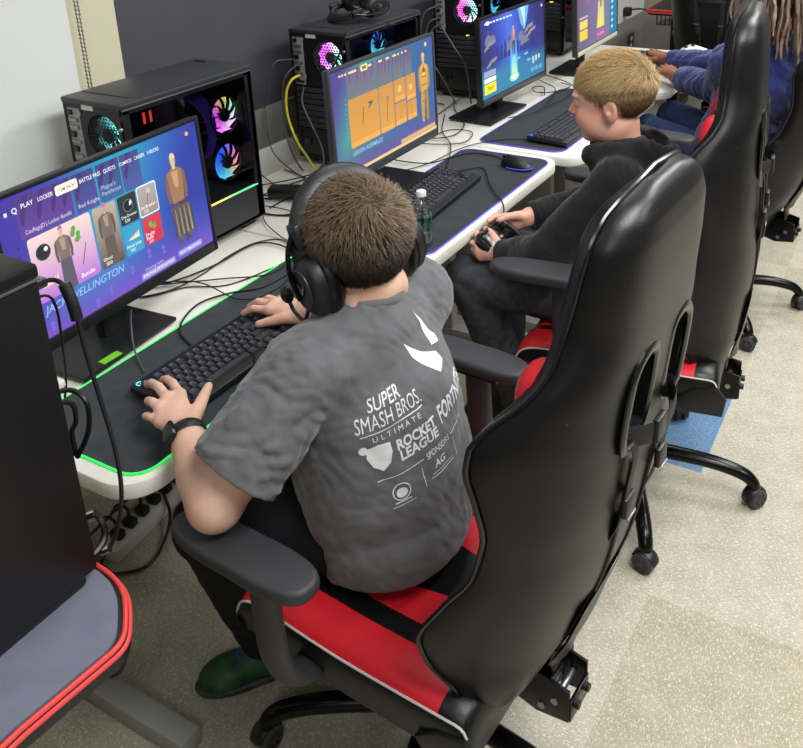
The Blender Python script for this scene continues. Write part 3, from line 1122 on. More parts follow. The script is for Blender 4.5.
for k in range(3):
    s4.rect(0.51 + 0.05 * k, 0.2, 0.53 + 0.05 * k, 0.6, (236, 230, 120))
s4.figure(0.58, 0.5, 0.5, (186, 96, 130), (130, 80, 110), (226, 190, 170))
s4.rect(0.06, 0.30, 0.24, 0.42, (226, 200, 110), 0.006)
s4.rect(0.06, 0.13, 0.24, 0.28, (232, 196, 60), 0.006)
s4.rect(0.05, 0.45, 0.25, 0.48, (190, 170, 190))
s4.rect(0.46, 0.06, 0.68, 0.15, (190, 60, 140), 0.005)
for k in range(3):
    s4.rect(0.49 + 0.06 * k, 0.08, 0.53 + 0.06 * k, 0.12, (230, 150, 200))
monitor('monitor on the far desk showing a yellow light column beside a blue list', -0.30, 3.54, 0.862, math.radians(0.5), 0.03, 'bezel', s4, lip='wall_cream')  # cream bezel strip: a bright reflection painted as colour
# ---------------------------------------------------------------- computers
def hsv(h, s, v):
    import colorsys
    r, g, b = colorsys.hsv_to_rgb(h % 1.0, s, v)
    return (255 * r, 255 * g, 255 * b)


def fan(parent, T, r, pal, glow=1.0):
    """case fan: ring, hub, curved glowing blades; T puts its axis along Z"""
    f = MB()
    f.lathe([(r * 1.0, -0.012), (r * 1.07, -0.012), (r * 1.07, 0.012), (r * 1.0, 0.012)], 32, T=T)
    f.lathe([(0.0005, -0.010), (r * 0.36, -0.010), (r * 0.36, 0.011), (r * 0.3, 0.0125), (0.0005, 0.0125)], 20, T=T)
    o = f.build('fan', M['plastic'], parent)
    g = MB()
    cols = []
    nb = 9
    for k in range(nb):
        vs, fs = [], []
        n = 6
        for i in range(n + 1):
            rr = r * (0.36 + 0.60 * i / n)
            a0 = 2 * PI * k / nb + 0.5 * i / n
            for s in (0, 1):
                a = a0 + s * (2 * PI / nb) * 0.93
                for dz in (0.0, 0.0012):
                    vs.append((rr * math.cos(a), rr * math.sin(a), -0.006 + 0.012 * s + dz))
                    c = pal((a % (2 * PI)) / (2 * PI), i / n)
                    cols.append(lin(c))
        for i in range(n):
            b = i * 4
            fs += [(b, b + 2, b + 6, b + 4), (b + 1, b + 5, b + 7, b + 3)]
        g.add(vs, fs, 0, T)
    g.build('fan_blades', M['led'], o, colors=cols, angle=180)
    return o


def pal_mix(cs, dim=1.0):
    def f(t, rr):
        q = mixm(cs + [cs[0]], t)
        return tuple(min(255, x * dim * (0.75 + 0.25 * rr)) for x in q)
    return f


PINK = [(255, 160, 240), (255, 240, 255), (150, 240, 180), (200, 170, 60), (220, 90, 230), (250, 80, 235)]
RAINB = [(90, 230, 220), (255, 170, 120), (250, 120, 210), (40, 90, 230), (30, 90, 235), (60, 150, 240)]
CYAN = [(90, 240, 240), (200, 255, 250), (70, 150, 150), (14, 20, 22), (30, 60, 64), (110, 235, 235)]
MIXP = [(110, 235, 230), (190, 250, 250), (210, 130, 235), (214, 90, 226), (206, 80, 220), (240, 225, 245)]
BLUEF = [(70, 220, 235), (120, 240, 240), (60, 130, 220), (50, 90, 200), (60, 160, 220), (80, 230, 235)]


def tower(label, x0, x1, y0, d, h, rear_pal, side_pals, shroud=True, rz=0.0):
    """rear panel faces -Y, glass side faces +X; origin under the middle of the rear edge"""
    w = x1 - x0
    t = thing('computer_tower', label, 'computer', ((x0 + x1) / 2, y0, TOP), rz)
    z0 = 0.02
    xl, xr = -w / 2, w / 2
    k = MB()
    k.box(xl, xr, 0.012, d, z0, z0 + 0.012, 0.002)
    k.box(xl, xl + 0.006, 0.0, d, z0, h - 0.006, 0.002)
    k.box(xl, xr, d - 0.022, d, z0, h - 0.012, 0.005)
    k.box(xr - 0.010, xr, d - 0.03, d, z0, h - 0.012, 0.003)
    k.box(xr - 0.010, xr, 0.0, 0.022, z0, h - 0.012, 0.002)
    k.box(xr - 0.010, xr, 0.0, d, h - 0.028, h - 0.012, 0.002)
    k.build('shell', M['case'], t)
    k = MB()
    k.box(xl - 0.001, xr + 0.001, -0.004, d + 0.002, h - 0.014, h, 0.004)
    k.box(xl + 0.012, xr - 0.03, 0.05, d - 0.05, h - 0.0005, h + 0.002, 0.0009)
    tp = k.build('top_panel', M['case_grey'], t)
    k = MB()
    for i in range(3):
        k.box(xl + 0.03 + 0.014 * i, xl + 0.038 + 0.014 * i, d - 0.035, d - 0.025, h, h + 0.003, 0.0008)
    k.build('port_row', M['plastic_gloss'], tp)
    MB().box(xr - 0.001, xr + 0.0022, 0.0, d, h - 0.0175, h - 0.014, 0.0006).build('edge_strip', M['alu'], t)
    # rear wall, built around fan opening, port plate and slots
    fr = 0.056
    fx, fz = xr - 0.012 - 0.062, h - 0.088
    px0, px1 = xl + 0.008, xl + 0.008 + 0.046
    pz0, pz1 = h - 0.185, h - 0.025
    k = MB()
    k.box(px1, xr, 0.0, 0.004, h - 0.028, h - 0.012)
    k.box(xl, px0, 0.0, 0.004, z0, h - 0.012)
    k.box(px0, px1, 0.0, 0.004, pz1, h - 0.012)
    n = 24
    ring = [(fx + fr * math.cos(2 * PI * i / n), fz + fr * math.sin(2 * PI * i / n)) for i in range(n)]
    sq = []
    a0, a1, b0, b1 = px1, xr, h - 0.16, h - 0.028
    for i in range(n):
        ct, st = math.cos(2 * PI * i / n), math.sin(2 * PI * i / n)
        q = min(((a1 - fx) / ct if ct > 1e-6 else 9), ((a0 - fx) / ct if ct < -1e-6 else 9), ((b1 - fz) / st if st > 1e-6 else 9), ((b0 - fz) / st if st < -1e-6 else 9))
        sq.append((fx + ct * q, fz + st * q))
    vs = [(p[0], 0.0, p[1]) for p in ring] + [(p[0], 0.0, p[1]) for p in sq] + [(p[0], 0.004, p[1]) for p in ring] + [(p[0], 0.004, p[1]) for p in sq]
    fs = []
    for i in range(n):
        j = (i + 1) % n
        fs += [(i, n + i, n + j, j), (2 * n + i, 2 * n + j, 3 * n + j, 3 * n + i), (i, j, 2 * n + j, 2 * n + i)]
    k.add(vs, fs)
    # power supply zone and slot zone
    k.box(px0, xr, 0.0, 0.004, z0, z0 + 0.012)
    k.box(px0, px0 + 0.008, 0.0, 0.004, z0 + 0.012, z0 + 0.095)
    k.box(xr - 0.02, xr, 0.0, 0.004, z0 + 0.012, h - 0.16)
    k.box(px0, xr, 0.0, 0.004, z0 + 0.095, z0 + 0.105)
    k.box(px1, xr - 0.02, 0.0, 0.004, h - 0.185, h - 0.16)
    k.build('rear_panel', M['case'], t)
    k = MB()
    ns = 7
    zz0, zz1 = z0 + 0.107, pz0 - 0.004
    for i in range(ns):
        a = zz0 + (zz1 - zz0) * i / ns
        k.box(px0 + 0.002, xr - 0.022, 0.001, 0.005, a + 0.002, a + (zz1 - zz0) / ns - 0.002, 0.0008)
        k.box(px0 + 0.02, xr - 0.04, -0.001, 0.002, a + 0.007, a + 0.010)
    k.build('slot_covers', M['case_grey'], t)
    k = MB()
    k.box(px0 + 0.01, xr - 0.022, 0.001, 0.10, z0 + 0.014, z0 + 0.094, 0.002)
    ps = k.build('power_supply', M['plastic'], t)
    k = MB()
    k.box(px0 + 0.02, px0 + 0.05, -0.004, 0.002, z0 + 0.05, z0 + 0.075, 0.002)
    k.box(px0 + 0.06, px0 + 0.075, -0.003, 0.002, z0 + 0.055, z0 + 0.07, 0.002)
    k.build('socket', M['plastic_gloss'], ps)
    k = MB()
    k.box(px0, px1, 0.002, 0.006, pz0, pz1, 0.001)
    io = k.build('port_plate', M['steel'], t)
    k = MB()
    for i, (w_, h_, c) in enumerate(((0.014, 0.012, 0), (0.03, 0.010, 1), (0.03, 0.010, 1), (0.016, 0.014, 0), (0.03, 0.008, 1), (0.018, 0.014, 0), (0.03, 0.010, 1), (0.012, 0.010, 0))):
        zc = pz1 - 0.012 - i * 0.0185
        k.box(px0 + 0.006, px0 + 0.006 + w_, -0.003, 0.003, zc - h_ / 2, zc + h_ / 2, 0.0012, mi=c)
    for i in range(3):
        k.cyl((px0 + 0.012 + 0.011 * i, -0.004, pz0 + 0.012), (px0 + 0.012 + 0.011 * i, 0.003, pz0 + 0.012), 0.004, n=10, mi=0)
    k.build('port', [M['plastic_gloss'], M['alu']], io)
    k = MB()
    k.box(px1 + 0.012, px1 + 0.052, -0.0008, 0.0004, h - 0.026, h - 0.012)
    k.build('label', M['label_w'], t)
    for i in range(2):
        MB().lathe([(0.004, 0), (0.005, 0.001), (0.005, 0.008), (0.0005, 0.010)], 10, T=xf((xr - 0.006, -0.0005, h - 0.06 - 0.2 * i), rx=PI / 2)).build('thumb_screw', M['alu'], t)
    # grille over the fan opening
    k = MB()
    for i in range(-6, 7):
        o = i * 0.009
        L = math.sqrt(max(0, fr * fr - o * o))
        if L > 0.005:
            for an in (0, PI / 3, 2 * PI / 3):
                ca, sa = math.cos(an), math.sin(an)
                p = [(fx + ca * u - sa * o, 0.003, fz + sa * u + ca * o) for u in (-L, L)]
                k.tube(p, 0.0011, 4)
    k.build('fan_grille', M['case'], t)
    fan(t, xf((fx, 0.022, fz), rx=-PI / 2), 0.052, rear_pal)
    # inside
    k = MB()
    k.box(xl + 0.012, xl + 0.018, 0.03, d - 0.12, z0 + 0.12, h - 0.03)
    k.box(xl + 0.018, xl + 0.06, 0.10, 0.17, h - 0.13, h - 0.06, 0.004)
    k.box(xl + 0.018, xl + 0.03, 0.03, 0.07, h - 0.15, h - 0.04, 0.003)
    k.build('circuit_board', M['board'], t)
    gz = h - 0.215
    g = MB().box(xl + 0.02, xl + 0.125, 0.02, 0.28, gz, gz + 0.04, 0.006).build('graphics_card', M['plastic_grey'], t)
    k = MB().box(xl + 0.125, xl + 0.1262, 0.05, 0.25, gz + 0.012, gz + 0.028)
    k.build('card_light', M['led_warm'] if not shroud else M['plastic_gloss'], g)
    r_ = MB()
    for i in range(4):
        r_.box(xl + 0.02, xl + 0.055, 0.185 + 0.011 * i, 0.191 + 0.011 * i, h - 0.15, h - 0.05, 0.001)
    rm = r_.build('memory_stick', M['plastic'], t)
    r_ = MB()
    for i in (0, 2):
        r_.box(xl + 0.055, xl + 0.057, 0.185 + 0.011 * i, 0.192 + 0.011 * i, h - 0.115, h - 0.085)
    r_.build('memory_light', M['led_red'] if shroud else M['led_cyan'], rm)
    for (py, pz, px_, pal, r, ry) in side_pals:
        fan(t, xf((px_, py, pz), ry=ry), r, pal)
    if shroud:
        k = MB()
        k.box(xr - 0.006, xr, 0.012, d - 0.005, z0, z0 + 0.098, 0.003)
        k.box(xl + 0.01, xr - 0.006, 0.012, d - 0.02, z0 + 0.094, z0 + 0.10, 0.001)
        k.build('lower_panel', M['case_grey'], t)
        cols = []
        k = MB()
        n = 20
        vs, fs = [], []
        for i in range(n + 1):
            y = 0.02 + (d - 0.04) * i / n
            for (xx, zz) in ((xr - 0.006, z0 + 0.0985), (xr + 0.0006, z0 + 0.0985), (xr + 0.0006, z0 + 0.1015), (xr - 0.006, z0 + 0.1015)):
                vs.append((xx, y, zz))
                cols.append(lin(mixm([(255, 120, 60), (255, 120, 70), (250, 150, 60), (210, 160, 60), (70, 160, 90), (60, 170, 130)], i / n)))
        for i in range(n):
            for q in range(4):
                a, b_ = i * 4 + q, i * 4 + (q + 1) % 4
                fs.append((a, b_, b_ + 4, a + 4))
        k.add(vs, fs)
        k.build('light_strip', M['led'], t, colors=cols, angle=180)
        # sleeved cable bundle, violet light of the fans painted into its colour
        k = MB()
        for i in range(6):
            o = 0.007 * i
            k.tube(catmull([(xl + 0.05 + 0.2 * o, d - 0.20, h - 0.075 + 0.5 * o), (xr - 0.075 + 0.4 * o, d - 0.185 + o, h - 0.06 + 0.2 * o), (xr - 0.055, d - 0.15 + o, h - 0.10),
                            (xr - 0.05, d - 0.135 + o * 0.8, h - 0.16), (xr - 0.055, d - 0.15 + o * 0.6, h - 0.225), (xr - 0.07, d - 0.175, h - 0.235)], 6), 0.0036, 6)
        cb = k.build('sleeved_cables', mat('sleeve_fanlight_tint', (92, 62, 176), 0.5), t)
        k = MB()
        for zc in (0.10, 0.13, 0.16, 0.19):
            k.box(xr - 0.057, xr - 0.048, d - 0.155, d - 0.09, h - zc - 0.0012, h - zc + 0.0012)
        k.build('cable_comb', M['alu'], cb)
        gz0 = z0 + 0.103
    else:
        MB().box(xl + 0.01, xr - 0.012, 0.012, d - 0.03, z0 + 0.094, z0 + 0.10, 0.001).build('lower_cover', M['case'], t)
        gz0 = z0 + 0.004
    MB().box(xr - 0.0035, xr - 0.0005, 0.022, d - 0.028, gz0, h - 0.028).build('glass_side', M['tint'], t)
    for sx in (xl + 0.035, xr - 0.035):
        for sy in (0.05, d - 0.05):
            MB().box(sx - 0.018, sx + 0.018, sy - 0.025, sy + 0.025, 0.0005, z0 + 0.001, 0.004).build('foot', M['plastic'], t)
    return t


tower('black computer tower on the first desk, two pink and blue fans behind its glass', -0.755, -0.552, 1.315, 0.445, 0.458, pal_mix(CYAN),
      [(0.376, 0.328, 0.045, pal_mix(PINK), 0.052, PI / 2), (0.367, 0.196, 0.045, pal_mix(RAINB), 0.052, PI / 2)])
tower('black computer tower with headphones lying on top', -0.785, -0.562, 2.215, 0.46, 0.458, pal_mix(MIXP),
      [(0.335, 0.35, 0.0, pal_mix(BLUEF), 0.05, PI / 2), (0.18, 0.34, -0.03, pal_mix([(40, 110, 100), (70, 140, 110), (90, 120, 90)]), 0.036, PI / 2)], shroud=False)
tower('black computer tower behind the battle screen, rear fan glowing pink and cyan', -0.785, -0.562, 3.155, 0.46, 0.458, pal_mix([(120, 235, 230), (255, 255, 255), (240, 110, 220), (230, 80, 200), (240, 120, 210), (180, 225, 240)]),
      [(0.335, 0.35, 0.0, pal_mix(BLUEF), 0.05, PI / 2)], shroud=False)
tower('black computer tower behind the last monitor in the row', -0.785, -0.562, 4.05, 0.46, 0.458, pal_mix(MIXP), [(0.335, 0.35, 0.0, pal_mix(BLUEF), 0.05, PI / 2)], shroud=False)

# near desk with the red edge, and the closed tower standing on it
nd = thing('gaming_desk', 'black gaming desk with a red edge and grey top in the near corner', 'desk', (-0.17, 0.0, 0))
pts = [(-0.45, -0.9), (0.38, -0.9), (0.38, 0.50)]
o = rrect(-0.45, 0.382, -0.9, 0.628, 0.001, 1)
cv = catmull([(0.382, 0.40, 0), (0.388, 0.47, 0), (0.392, 0.513, 0), (0.393, 0.534, 0), (0.389, 0.550, 0), (0.377, 0.566, 0), (0.345, 0.595, 0), (0.321, 0.610, 0), (0.293, 0.620, 0), (0.25, 0.625, 0), (0.16, 0.625, 0)], 4)
prof = [(-0.45, -0.9), (0.382, -0.9)] + [(p.x, p.y) for p in cv] + [(-0.45, 0.625)]
MB().prism(prof, TOP - 0.036, TOP - 0.003, 0, bev=0.006).build('desktop', M['plastic'], nd)
inner = [(p[0] - (0.010 if p[0] > 0 else -0.0), p[1] - (0.010 if p[1] > 0 else -0.01)) for p in prof]
MB().prism(inner, TOP - 0.003, TOP + 0.001).build('top_cover', M['far_mat'], nd)
k = MB()
k.tube([(p[0] - 0.003, p[1] - 0.003, TOP - 0.002) for p in prof[1:]], 0.0038, 8)
k.tube([(p[0] + 0.000, p[1] + 0.000, TOP - 0.011) for p in prof[1:]], 0.0038, 8)
k.build('edge_trim', M['red_trim'], nd)
for s in (-0.75, 0.42):
    MB().box(-0.06, 0.02, s - 0.03, s + 0.03, 0.05, TOP - 0.036, 0.004).build('leg', M['metal_black'], nd)
    MB().box(-0.32, 0.28, s - 0.035, s + 0.035, 0.0, 0.05, 0.006).build('foot_bar', M['metal_black'], nd)

nt_ = thing('computer_tower', 'closed black computer tower filling the lower left corner, on the red-edged desk', 'computer', (0.0, 0.15, TOP + 0.001))
k = MB()
k.box(-0.10, 0.108, 0.0, 0.455, 0.022, 0.49, 0.004)
k.build('shell', M['case'], nt_)
k = MB()
k.box(-0.102, 0.11, -0.003, 0.458, 0.488, 0.508, 0.005)
tp = k.build('top_panel', M['case'], nt_)
MB().box(-0.03, 0.04, 0.16, 0.37, 0.508, 0.511, 0.0012).build('top_vent', M['plastic_gloss'], tp)
MB().box(0.1085, 0.1115, 0.0, 0.456, 0.4855, 0.4895, 0.0008).build('edge_strip', M['alu'], nt_)
MB().box(0.104, 0.1092, 0.004, 0.450, 0.03, 0.482, 0.002).build('side_panel', M['case'], nt_)
for sx in (-0.075, 0.08):
    MB().box(sx - 0.02, sx + 0.02, 0.0, 0.44, 0.0005, 0.024, 0.006).build('foot', M['plastic'], nt_)
k = MB()
for i in range(3):
    k.box(0.02 + 0.02 * i, 0.034 + 0.02 * i, 0.453, 0.462, 0.435, 0.447, 0.0015)
    k.box(-0.06, -0.02, 0.453, 0.46, 0.40 - 0.05 * i, 0.42 - 0.05 * i, 0.0015)
k.build('port', M['alu'], nt_)
k = MB()
for i, (xx, zz) in enumerate(((0.06, 0.05), (0.075, -0.01))):
    pass

# ---------------------------------------------------------------- keyboards and mice
ROWS = [
    (0.000, [1, .55, 1, 1, 1, 1, .35, 1, 1, 1, 1, .35, 1, 1, 1, 1, .25, 1, 1, 1], 'f'),
    (0.023, [1] * 13 + [2, .25, 1, 1, 1], ''),
    (0.042, [1.5] + [1] * 12 + [1.5, .25, 1, 1, 1], ''),
    (0.061, [1.75] + [1] * 11 + [2.25], ''),
    (0.080, [2.25] + [1] * 10 + [2.75, 1.25, 1], 'u'),
    (0.099, [1.25, 1.25, 1.25, 6.25, 1.25, 1.25, 1.25, 1.25, .25, 1, 1, 1], ''),
]


def keyboard(label, x, y, yaw, badge):
    """centre of the board; keys run along +Y, the typist sits on the +X side"""
    t = thing('keyboard', label, 'keyboard', (x, y, TOP + 0.0042), yaw)
    W2, D2 = 0.181, 0.078
    # local: u to the right (typist view) = +Y, depth towards the typist = +X
    R = xf((0, 0, 0.006), ry=math.radians(2.5))
    MB().box(-D2, D2, -W2, W2, 0.001, 0.017, 0.004, T=R).build('case', M['plastic'], t)
    k = MB()
    U = 0.01905
    for dz, row, tp in ROWS:
        u = -W2 + 0.008
        xr_ = -D2 + 0.030 + dz
        for q, w in enumerate(row):
            gap = w < 0.9
            if tp == 'u' and q == len(row) - 2:
                gap = True
            if not gap:
                w_ = w * U - 0.0022
                a, b_ = u + 0.0011, u + 0.0011 + w_
                zb, zt = 0.017, 0.0265 - 0.012 * (dz - 0.05) ** 2
                s = 0.0022
                x0, x1 = xr_ - 0.0085, xr_ + 0.0085
                vs = [(x0, a, zb), (x1, a, zb), (x1, b_, zb), (x0, b_, zb), (x0 + s * .6, a + s, zt), (x1 - s * 1.3, a + s, zt - 0.0006), (x1 - s * 1.3, b_ - s, zt - 0.0006), (x0 + s * .6, b_ - s, zt)]
                k.add(vs, [(0, 1, 5, 4), (1, 2, 6, 5), (2, 3, 7, 6), (3, 0, 4, 7), (4, 5, 6, 7)], 0, R)
            u += w * U
    k.build('keycaps', M['plastic_grey'], t, angle=20)
    k = MB()
    # violet lettering dots on the caps
    for dz, row, tp in ROWS:
        u = -W2 + 0.008
        for q, w in enumerate(row):
            if w >= 0.9 and not (tp == 'u' and q == len(row) - 2) and w < 3:
                c = u + w * U / 2
                xr_ = -D2 + 0.030 + dz
                zt = 0.0267 - 0.012 * (dz - 0.05) ** 2
                k.box(xr_ - 0.005, xr_ - 0.002, c - 0.0022, c + 0.0014, zt - 0.0002, zt + 0.0001, T=R)
            u += w * U
    k.build('key_lettering', mat('legend_violet', (120, 118, 170), 0.5), t)
    if badge:
        k = MB()
        n = 14
        o = []
        for i in range(n + 1):
            a = 0.5 + 5.1 * i / n
            o.append((-D2 + 0.013 - 0.0062 * math.sin(a), -W2 + 0.016 + 0.0062 * math.cos(a), 0.0172))
        o.append((-D2 + 0.0135, -W2 + 0.016, 0.0172))
        k.tube(o, 0.0013, 6, T=R)
        k.build('badge', M['led_cyan'] if badge == 1 else M['led_blue'], t)
    return t


keyboard('black compact keyboard under the hand with the watch, lit cyan round badge', -0.128, 1.126, math.radians(-0.8), 1)
keyboard('black compact keyboard on the second desk beside the water bottle', -0.198, 2.112, math.radians(3.5), 0)
keyboard('black compact keyboard on the mat in front of the fair-haired child, small blue badge', -0.078, 2.885, math.radians(-2), 2)
keyboard('black compact keyboard under the blue-sleeved hands', -0.14, 3.86, math.radians(2), 0)


def mouse(label, x, y, yaw, glow):
    t = thing('computer_mouse', label, 'mouse', (x, y, TOP + 0.0045), yaw)
    bm = bmesh.new()
    bmesh.ops.create_uvsphere(bm, u_segments=24, v_segments=14, radius=1)
    for v in bm.verts:
        c = v.co
        z = max(c.z, -0.15)
        wd_ = 0.031 * (1 - 0.12 * math.cos(c.x * 2.2))
        v.co = Vector((c.x * 0.060, c.y * wd_, (z + 0.15) * 0.033 * (1.0 - 0.18 * c.x)))
    k = MB()
    k.addbm(bm)
    k.build('shell', M['plastic'], t)
    if glow:
        o = [(0.0585 * math.cos(a), 0.0325 * math.sin(a), 0.0065 + 0.002 * math.cos(a)) for a in [-1.9 + 3.8 * i / 24 for i in range(25)]]
        MB().tube(o, 0.0016, 6).build('light_band', glow, t)
    MB().lathe([(0.001, -0.004), (0.009, -0.004), (0.009, 0.004), (0.001, 0.004)], 16, T=xf((-0.028, 0, 0.032), rx=PI / 2)).build('scroll_wheel', M['rubber'], t)
    MB().box(-0.056, -0.02, -0.0008, 0.0008, 0.018, 0.034).build('button_split', M['plastic_gloss'], t)
    return t


mouse('black mouse with a glowing violet band on the second mat', -0.082, 2.452, math.radians(-12), M['led_purple'])
mouse('black mouse under the far hand in the blue sleeve', -0.09, 4.16, math.radians(5), None)


# ---------------------------------------------------------------- cables
def cable(pts, r, label, m='rubber', group=None, name='cable', n=6, world=True):
    o = MB().tube(catmull(pts, n), r, 7).build(name, M[m])
    return tag(o, label, 'cable', group)


Zc = TOP + 0.0035
TANGLE = 'thin black cable looping over the white desk between the towers and monitors'
GT = 'loose desk cables'


def dz(pts, lift=0.0):
    out = []
    for i, p in enumerate(pts):
        out.append((p[0], p[1], (p[2] if len(p) > 2 else Zc) + lift))
    return out


cable(dz([(-0.60, 1.22), (-0.50, 1.26), (-0.452, 1.338), (-0.371, 1.39), (-0.336, 1.486), (-0.327, 1.587), (-0.413, 1.664), (-0.47, 1.62), (-0.48, 1.525), (-0.465, 1.40), (-0.48, 1.30), (-0.56, 1.20)]), 0.0018, TANGLE, group=GT)
cable(dz([(-0.58, 1.24), (-0.50, 1.34), (-0.468, 1.459), (-0.461, 1.605), (-0.375, 1.625), (-0.277, 1.552), (-0.275, 1.425), (-0.327, 1.359), (-0.357, 1.29), (-0.335, 1.214), (-0.297, 1.167), (-0.24, 1.14)], 0.004), 0.0024,
      'thin black cable that loops beside the first monitor and ends at the cyan-badged keyboard')
cable(dz([(-0.58, 1.27), (-0.44, 1.36), (-0.278, 1.339), (-0.236, 1.416), (-0.258, 1.524), (-0.318, 1.625), (-0.416, 1.663), (-0.52, 1.72), (-0.62, 1.80), (-0.78, 1.84)], 0.008), 0.0017, TANGLE, group=GT)
cable(dz([(-0.58, 1.26), (-0.40, 1.40), (-0.30, 1.50), (-0.36, 1.72), (-0.45, 1.80), (-0.56, 1.83), (-0.76, 1.80)], 0.006), 0.0018, TANGLE, group=GT)
cable(dz([(-0.43, 1.16), (-0.396, 1.127, 0.80), (-0.335, 1.071, 0.76), (-0.25, 1.02, 0.7475)]), 0.0022, 'thin grey cable running down from the near monitor across the green-edged mat', 'cable_grey')
for pts in ([(-0.80, 2.03), (-0.63, 1.941), (-0.52, 1.894), (-0.502, 2.0), (-0.56, 2.08), (-0.64, 2.25)], [(-0.69, 1.86), (-0.654, 2.046), (-0.599, 2.13), (-0.49, 2.063), (-0.46, 1.95), (-0.52, 1.80), (-0.70, 1.79)],
            [(-0.78, 1.90), (-0.698, 2.0), (-0.64, 2.12), (-0.60, 2.25)], [(-0.60, 1.83), (-0.60, 1.927), (-0.585, 2.019), (-0.689, 2.091), (-0.78, 2.12)],
            [(-0.70, 1.78), (-0.557, 1.79), (-0.498, 1.82), (-0.484, 1.901), (-0.535, 2.004), (-0.62, 2.06), (-0.70, 2.24)], [(-0.72, 1.84), (-0.60, 1.90), (-0.46, 1.86), (-0.40, 1.95), (-0.47, 2.06), (-0.60, 2.26)],
            [(-0.82, 1.95), (-0.70, 1.87), (-0.56, 1.97), (-0.47, 2.10), (-0.52, 2.20), (-0.62, 2.28)]):
    L = 0.003 * random.randint(0, 4)
    cable(dz(pts, L), 0.0021, TANGLE, group=GT)
ad = thing('power_adapter', 'black power adapter brick among cables right of the first tower', 'adapter', (-0.60, 1.915, TOP), 0.4)
MB().box(-0.055, 0.055, -0.025, 0.025, 0.012, 0.042, 0.006).build('case', M['plastic'], ad)
MB().tube(catmull([(0.055, 0, 0.026), (0.08, 0.0, 0.02), (0.12, 0.03, 0.012)], 5), [0.004] * 11, 7).build('strain_relief', M['rubber'], ad)
cable([(-0.772, 2.208, 1.10), (-0.80, 2.15, 1.10), (-0.83, 2.14, 1.03), (-0.86, 2.15, 0.955), (-0.868, 2.155, 0.935)], 0.0026, 'thin grey audio cable dropping from the headphone-topped tower to the wall rail', 'cable_grey')
cable([(-0.862, 2.15, 0.93), (-0.845, 2.13, 0.88), (-0.82, 2.12, 0.80), (-0.72, 2.10, Zc + 0.006), (-0.60, 2.06, Zc + 0.006)], 0.0024, 'thin cable hanging from the wall rail down onto the white desk', 'cable_grey')
cable([(-0.735, 2.19, 1.055), (-0.745, 2.16, 1.045), (-0.762, 2.15, 1.01), (-0.77, 2.15, 0.955), (-0.762, 2.15, 0.90), (-0.735, 2.15, 0.835), (-0.70, 2.15, 0.79), (-0.672, 2.145, Zc + 0.008), (-0.62, 2.10, Zc + 0.008)],
      0.0042, 'yellow network cable hanging behind the headphone-topped tower', 'cable_yellow')
cable([(-0.745, 2.205, 1.09), (-0.765, 2.16, 1.06), (-0.785, 2.155, 0.995), (-0.785, 2.15, 0.875), (-0.75, 2.14, 0.79), (-0.70, 2.12, Zc + 0.006)], 0.003, 'dark cable bowing left of the yellow network cable', 'cable_grey')
cable([(-0.735, 2.205, 1.01), (-0.71, 2.16, 0.97), (-0.67, 2.15, 0.90), (-0.62, 2.13, 0.83), (-0.56, 2.05, Zc + 0.01)], 0.003, 'grey cable crossing the slot covers of the headphone-topped tower', 'cable_grey')
cable([(-0.49, 2.40, 1.201), (-0.535, 2.30, 1.21), (-0.557, 2.235, 1.214), (-0.56, 2.206, 1.18), (-0.585, 2.20, 1.12), (-0.63, 2.19, 1.05)], 0.0024, 'thin lead hanging from the headphones down the tower back')
cable(dz([(-0.60, 2.46), (-0.50, 2.56), (-0.49, 2.70), (-0.44, 2.74), (-0.383, 2.72), (-0.36, 2.62), (-0.42, 2.56), (-0.62, 2.50)], 0.004), 0.0018, TANGLE, group=GT)
cable(dz([(-0.50, 2.10), (-0.40, 2.27), (-0.36, 2.38), (-0.345, 2.52), (-0.31, 2.62), (-0.24, 2.70), (-0.15, 2.74)], 0.004), 0.0017, TANGLE, group=GT)
cable(dz([(-0.60, 2.90), (-0.50, 2.70), (-0.40, 2.58), (-0.345, 2.48), (-0.30, 2.38), (-0.255, 2.28)], 0.004), 0.0021, TANGLE, group=GT)
cable(dz([(-0.66, 3.08), (-0.58, 2.95), (-0.46, 2.80), (-0.43, 2.66), (-0.50, 2.60), (-0.60, 2.72), (-0.62, 2.90), (-0.66, 3.20)], 0.007), 0.0021, TANGLE, group=GT)
cable(dz([(-0.135, 2.465), (-0.16, 2.50), (-0.211, 2.518), (-0.283, 2.508), (-0.32, 2.45), (-0.36, 2.36), (-0.46, 2.34), (-0.60, 2.36)], 0.006), 0.0022, 'thin mouse cable curving back from the glowing violet mouse')
cable([(-0.26, 2.30, Zc + 0.007), (-0.224, 2.347, Zc + 0.007), (-0.19, 2.385, Zc + 0.007), (-0.155, 2.37, Zc + 0.007), (-0.085, 2.264, Zc + 0.007), (-0.03, 2.195, Zc + 0.007), (0.0, 2.165, TOP + 0.010), (0.019, 2.145, 0.738), (0.024, 2.13, 0.705), (0.04, 2.09, 0.70)],
      0.0022, 'black controller cable running over the desk edge into the hands of the child in black')
cable(dz([(-0.33, 2.92), (-0.27, 3.05), (-0.29, 3.24), (-0.34, 3.40), (-0.45, 3.50), (-0.50, 3.56)], 0.014), 0.0021, TANGLE, group=GT)
cable(dz([(-0.26, 3.12), (-0.24, 3.30), (-0.282, 3.462), (-0.40, 3.56), (-0.52, 3.62)], 0.016), 0.0021, TANGLE, group=GT)
cable(dz([(-0.345, 3.30), (-0.40, 3.42), (-0.44, 3.40), (-0.40, 3.33), (-0.33, 3.36), (-0.30, 3.48), (-0.36, 3.52)], 0.009), 0.0021, TANGLE, group=GT)
LAB3 = 'dark cable hanging behind the tower whose rear fan glows pink and cyan'
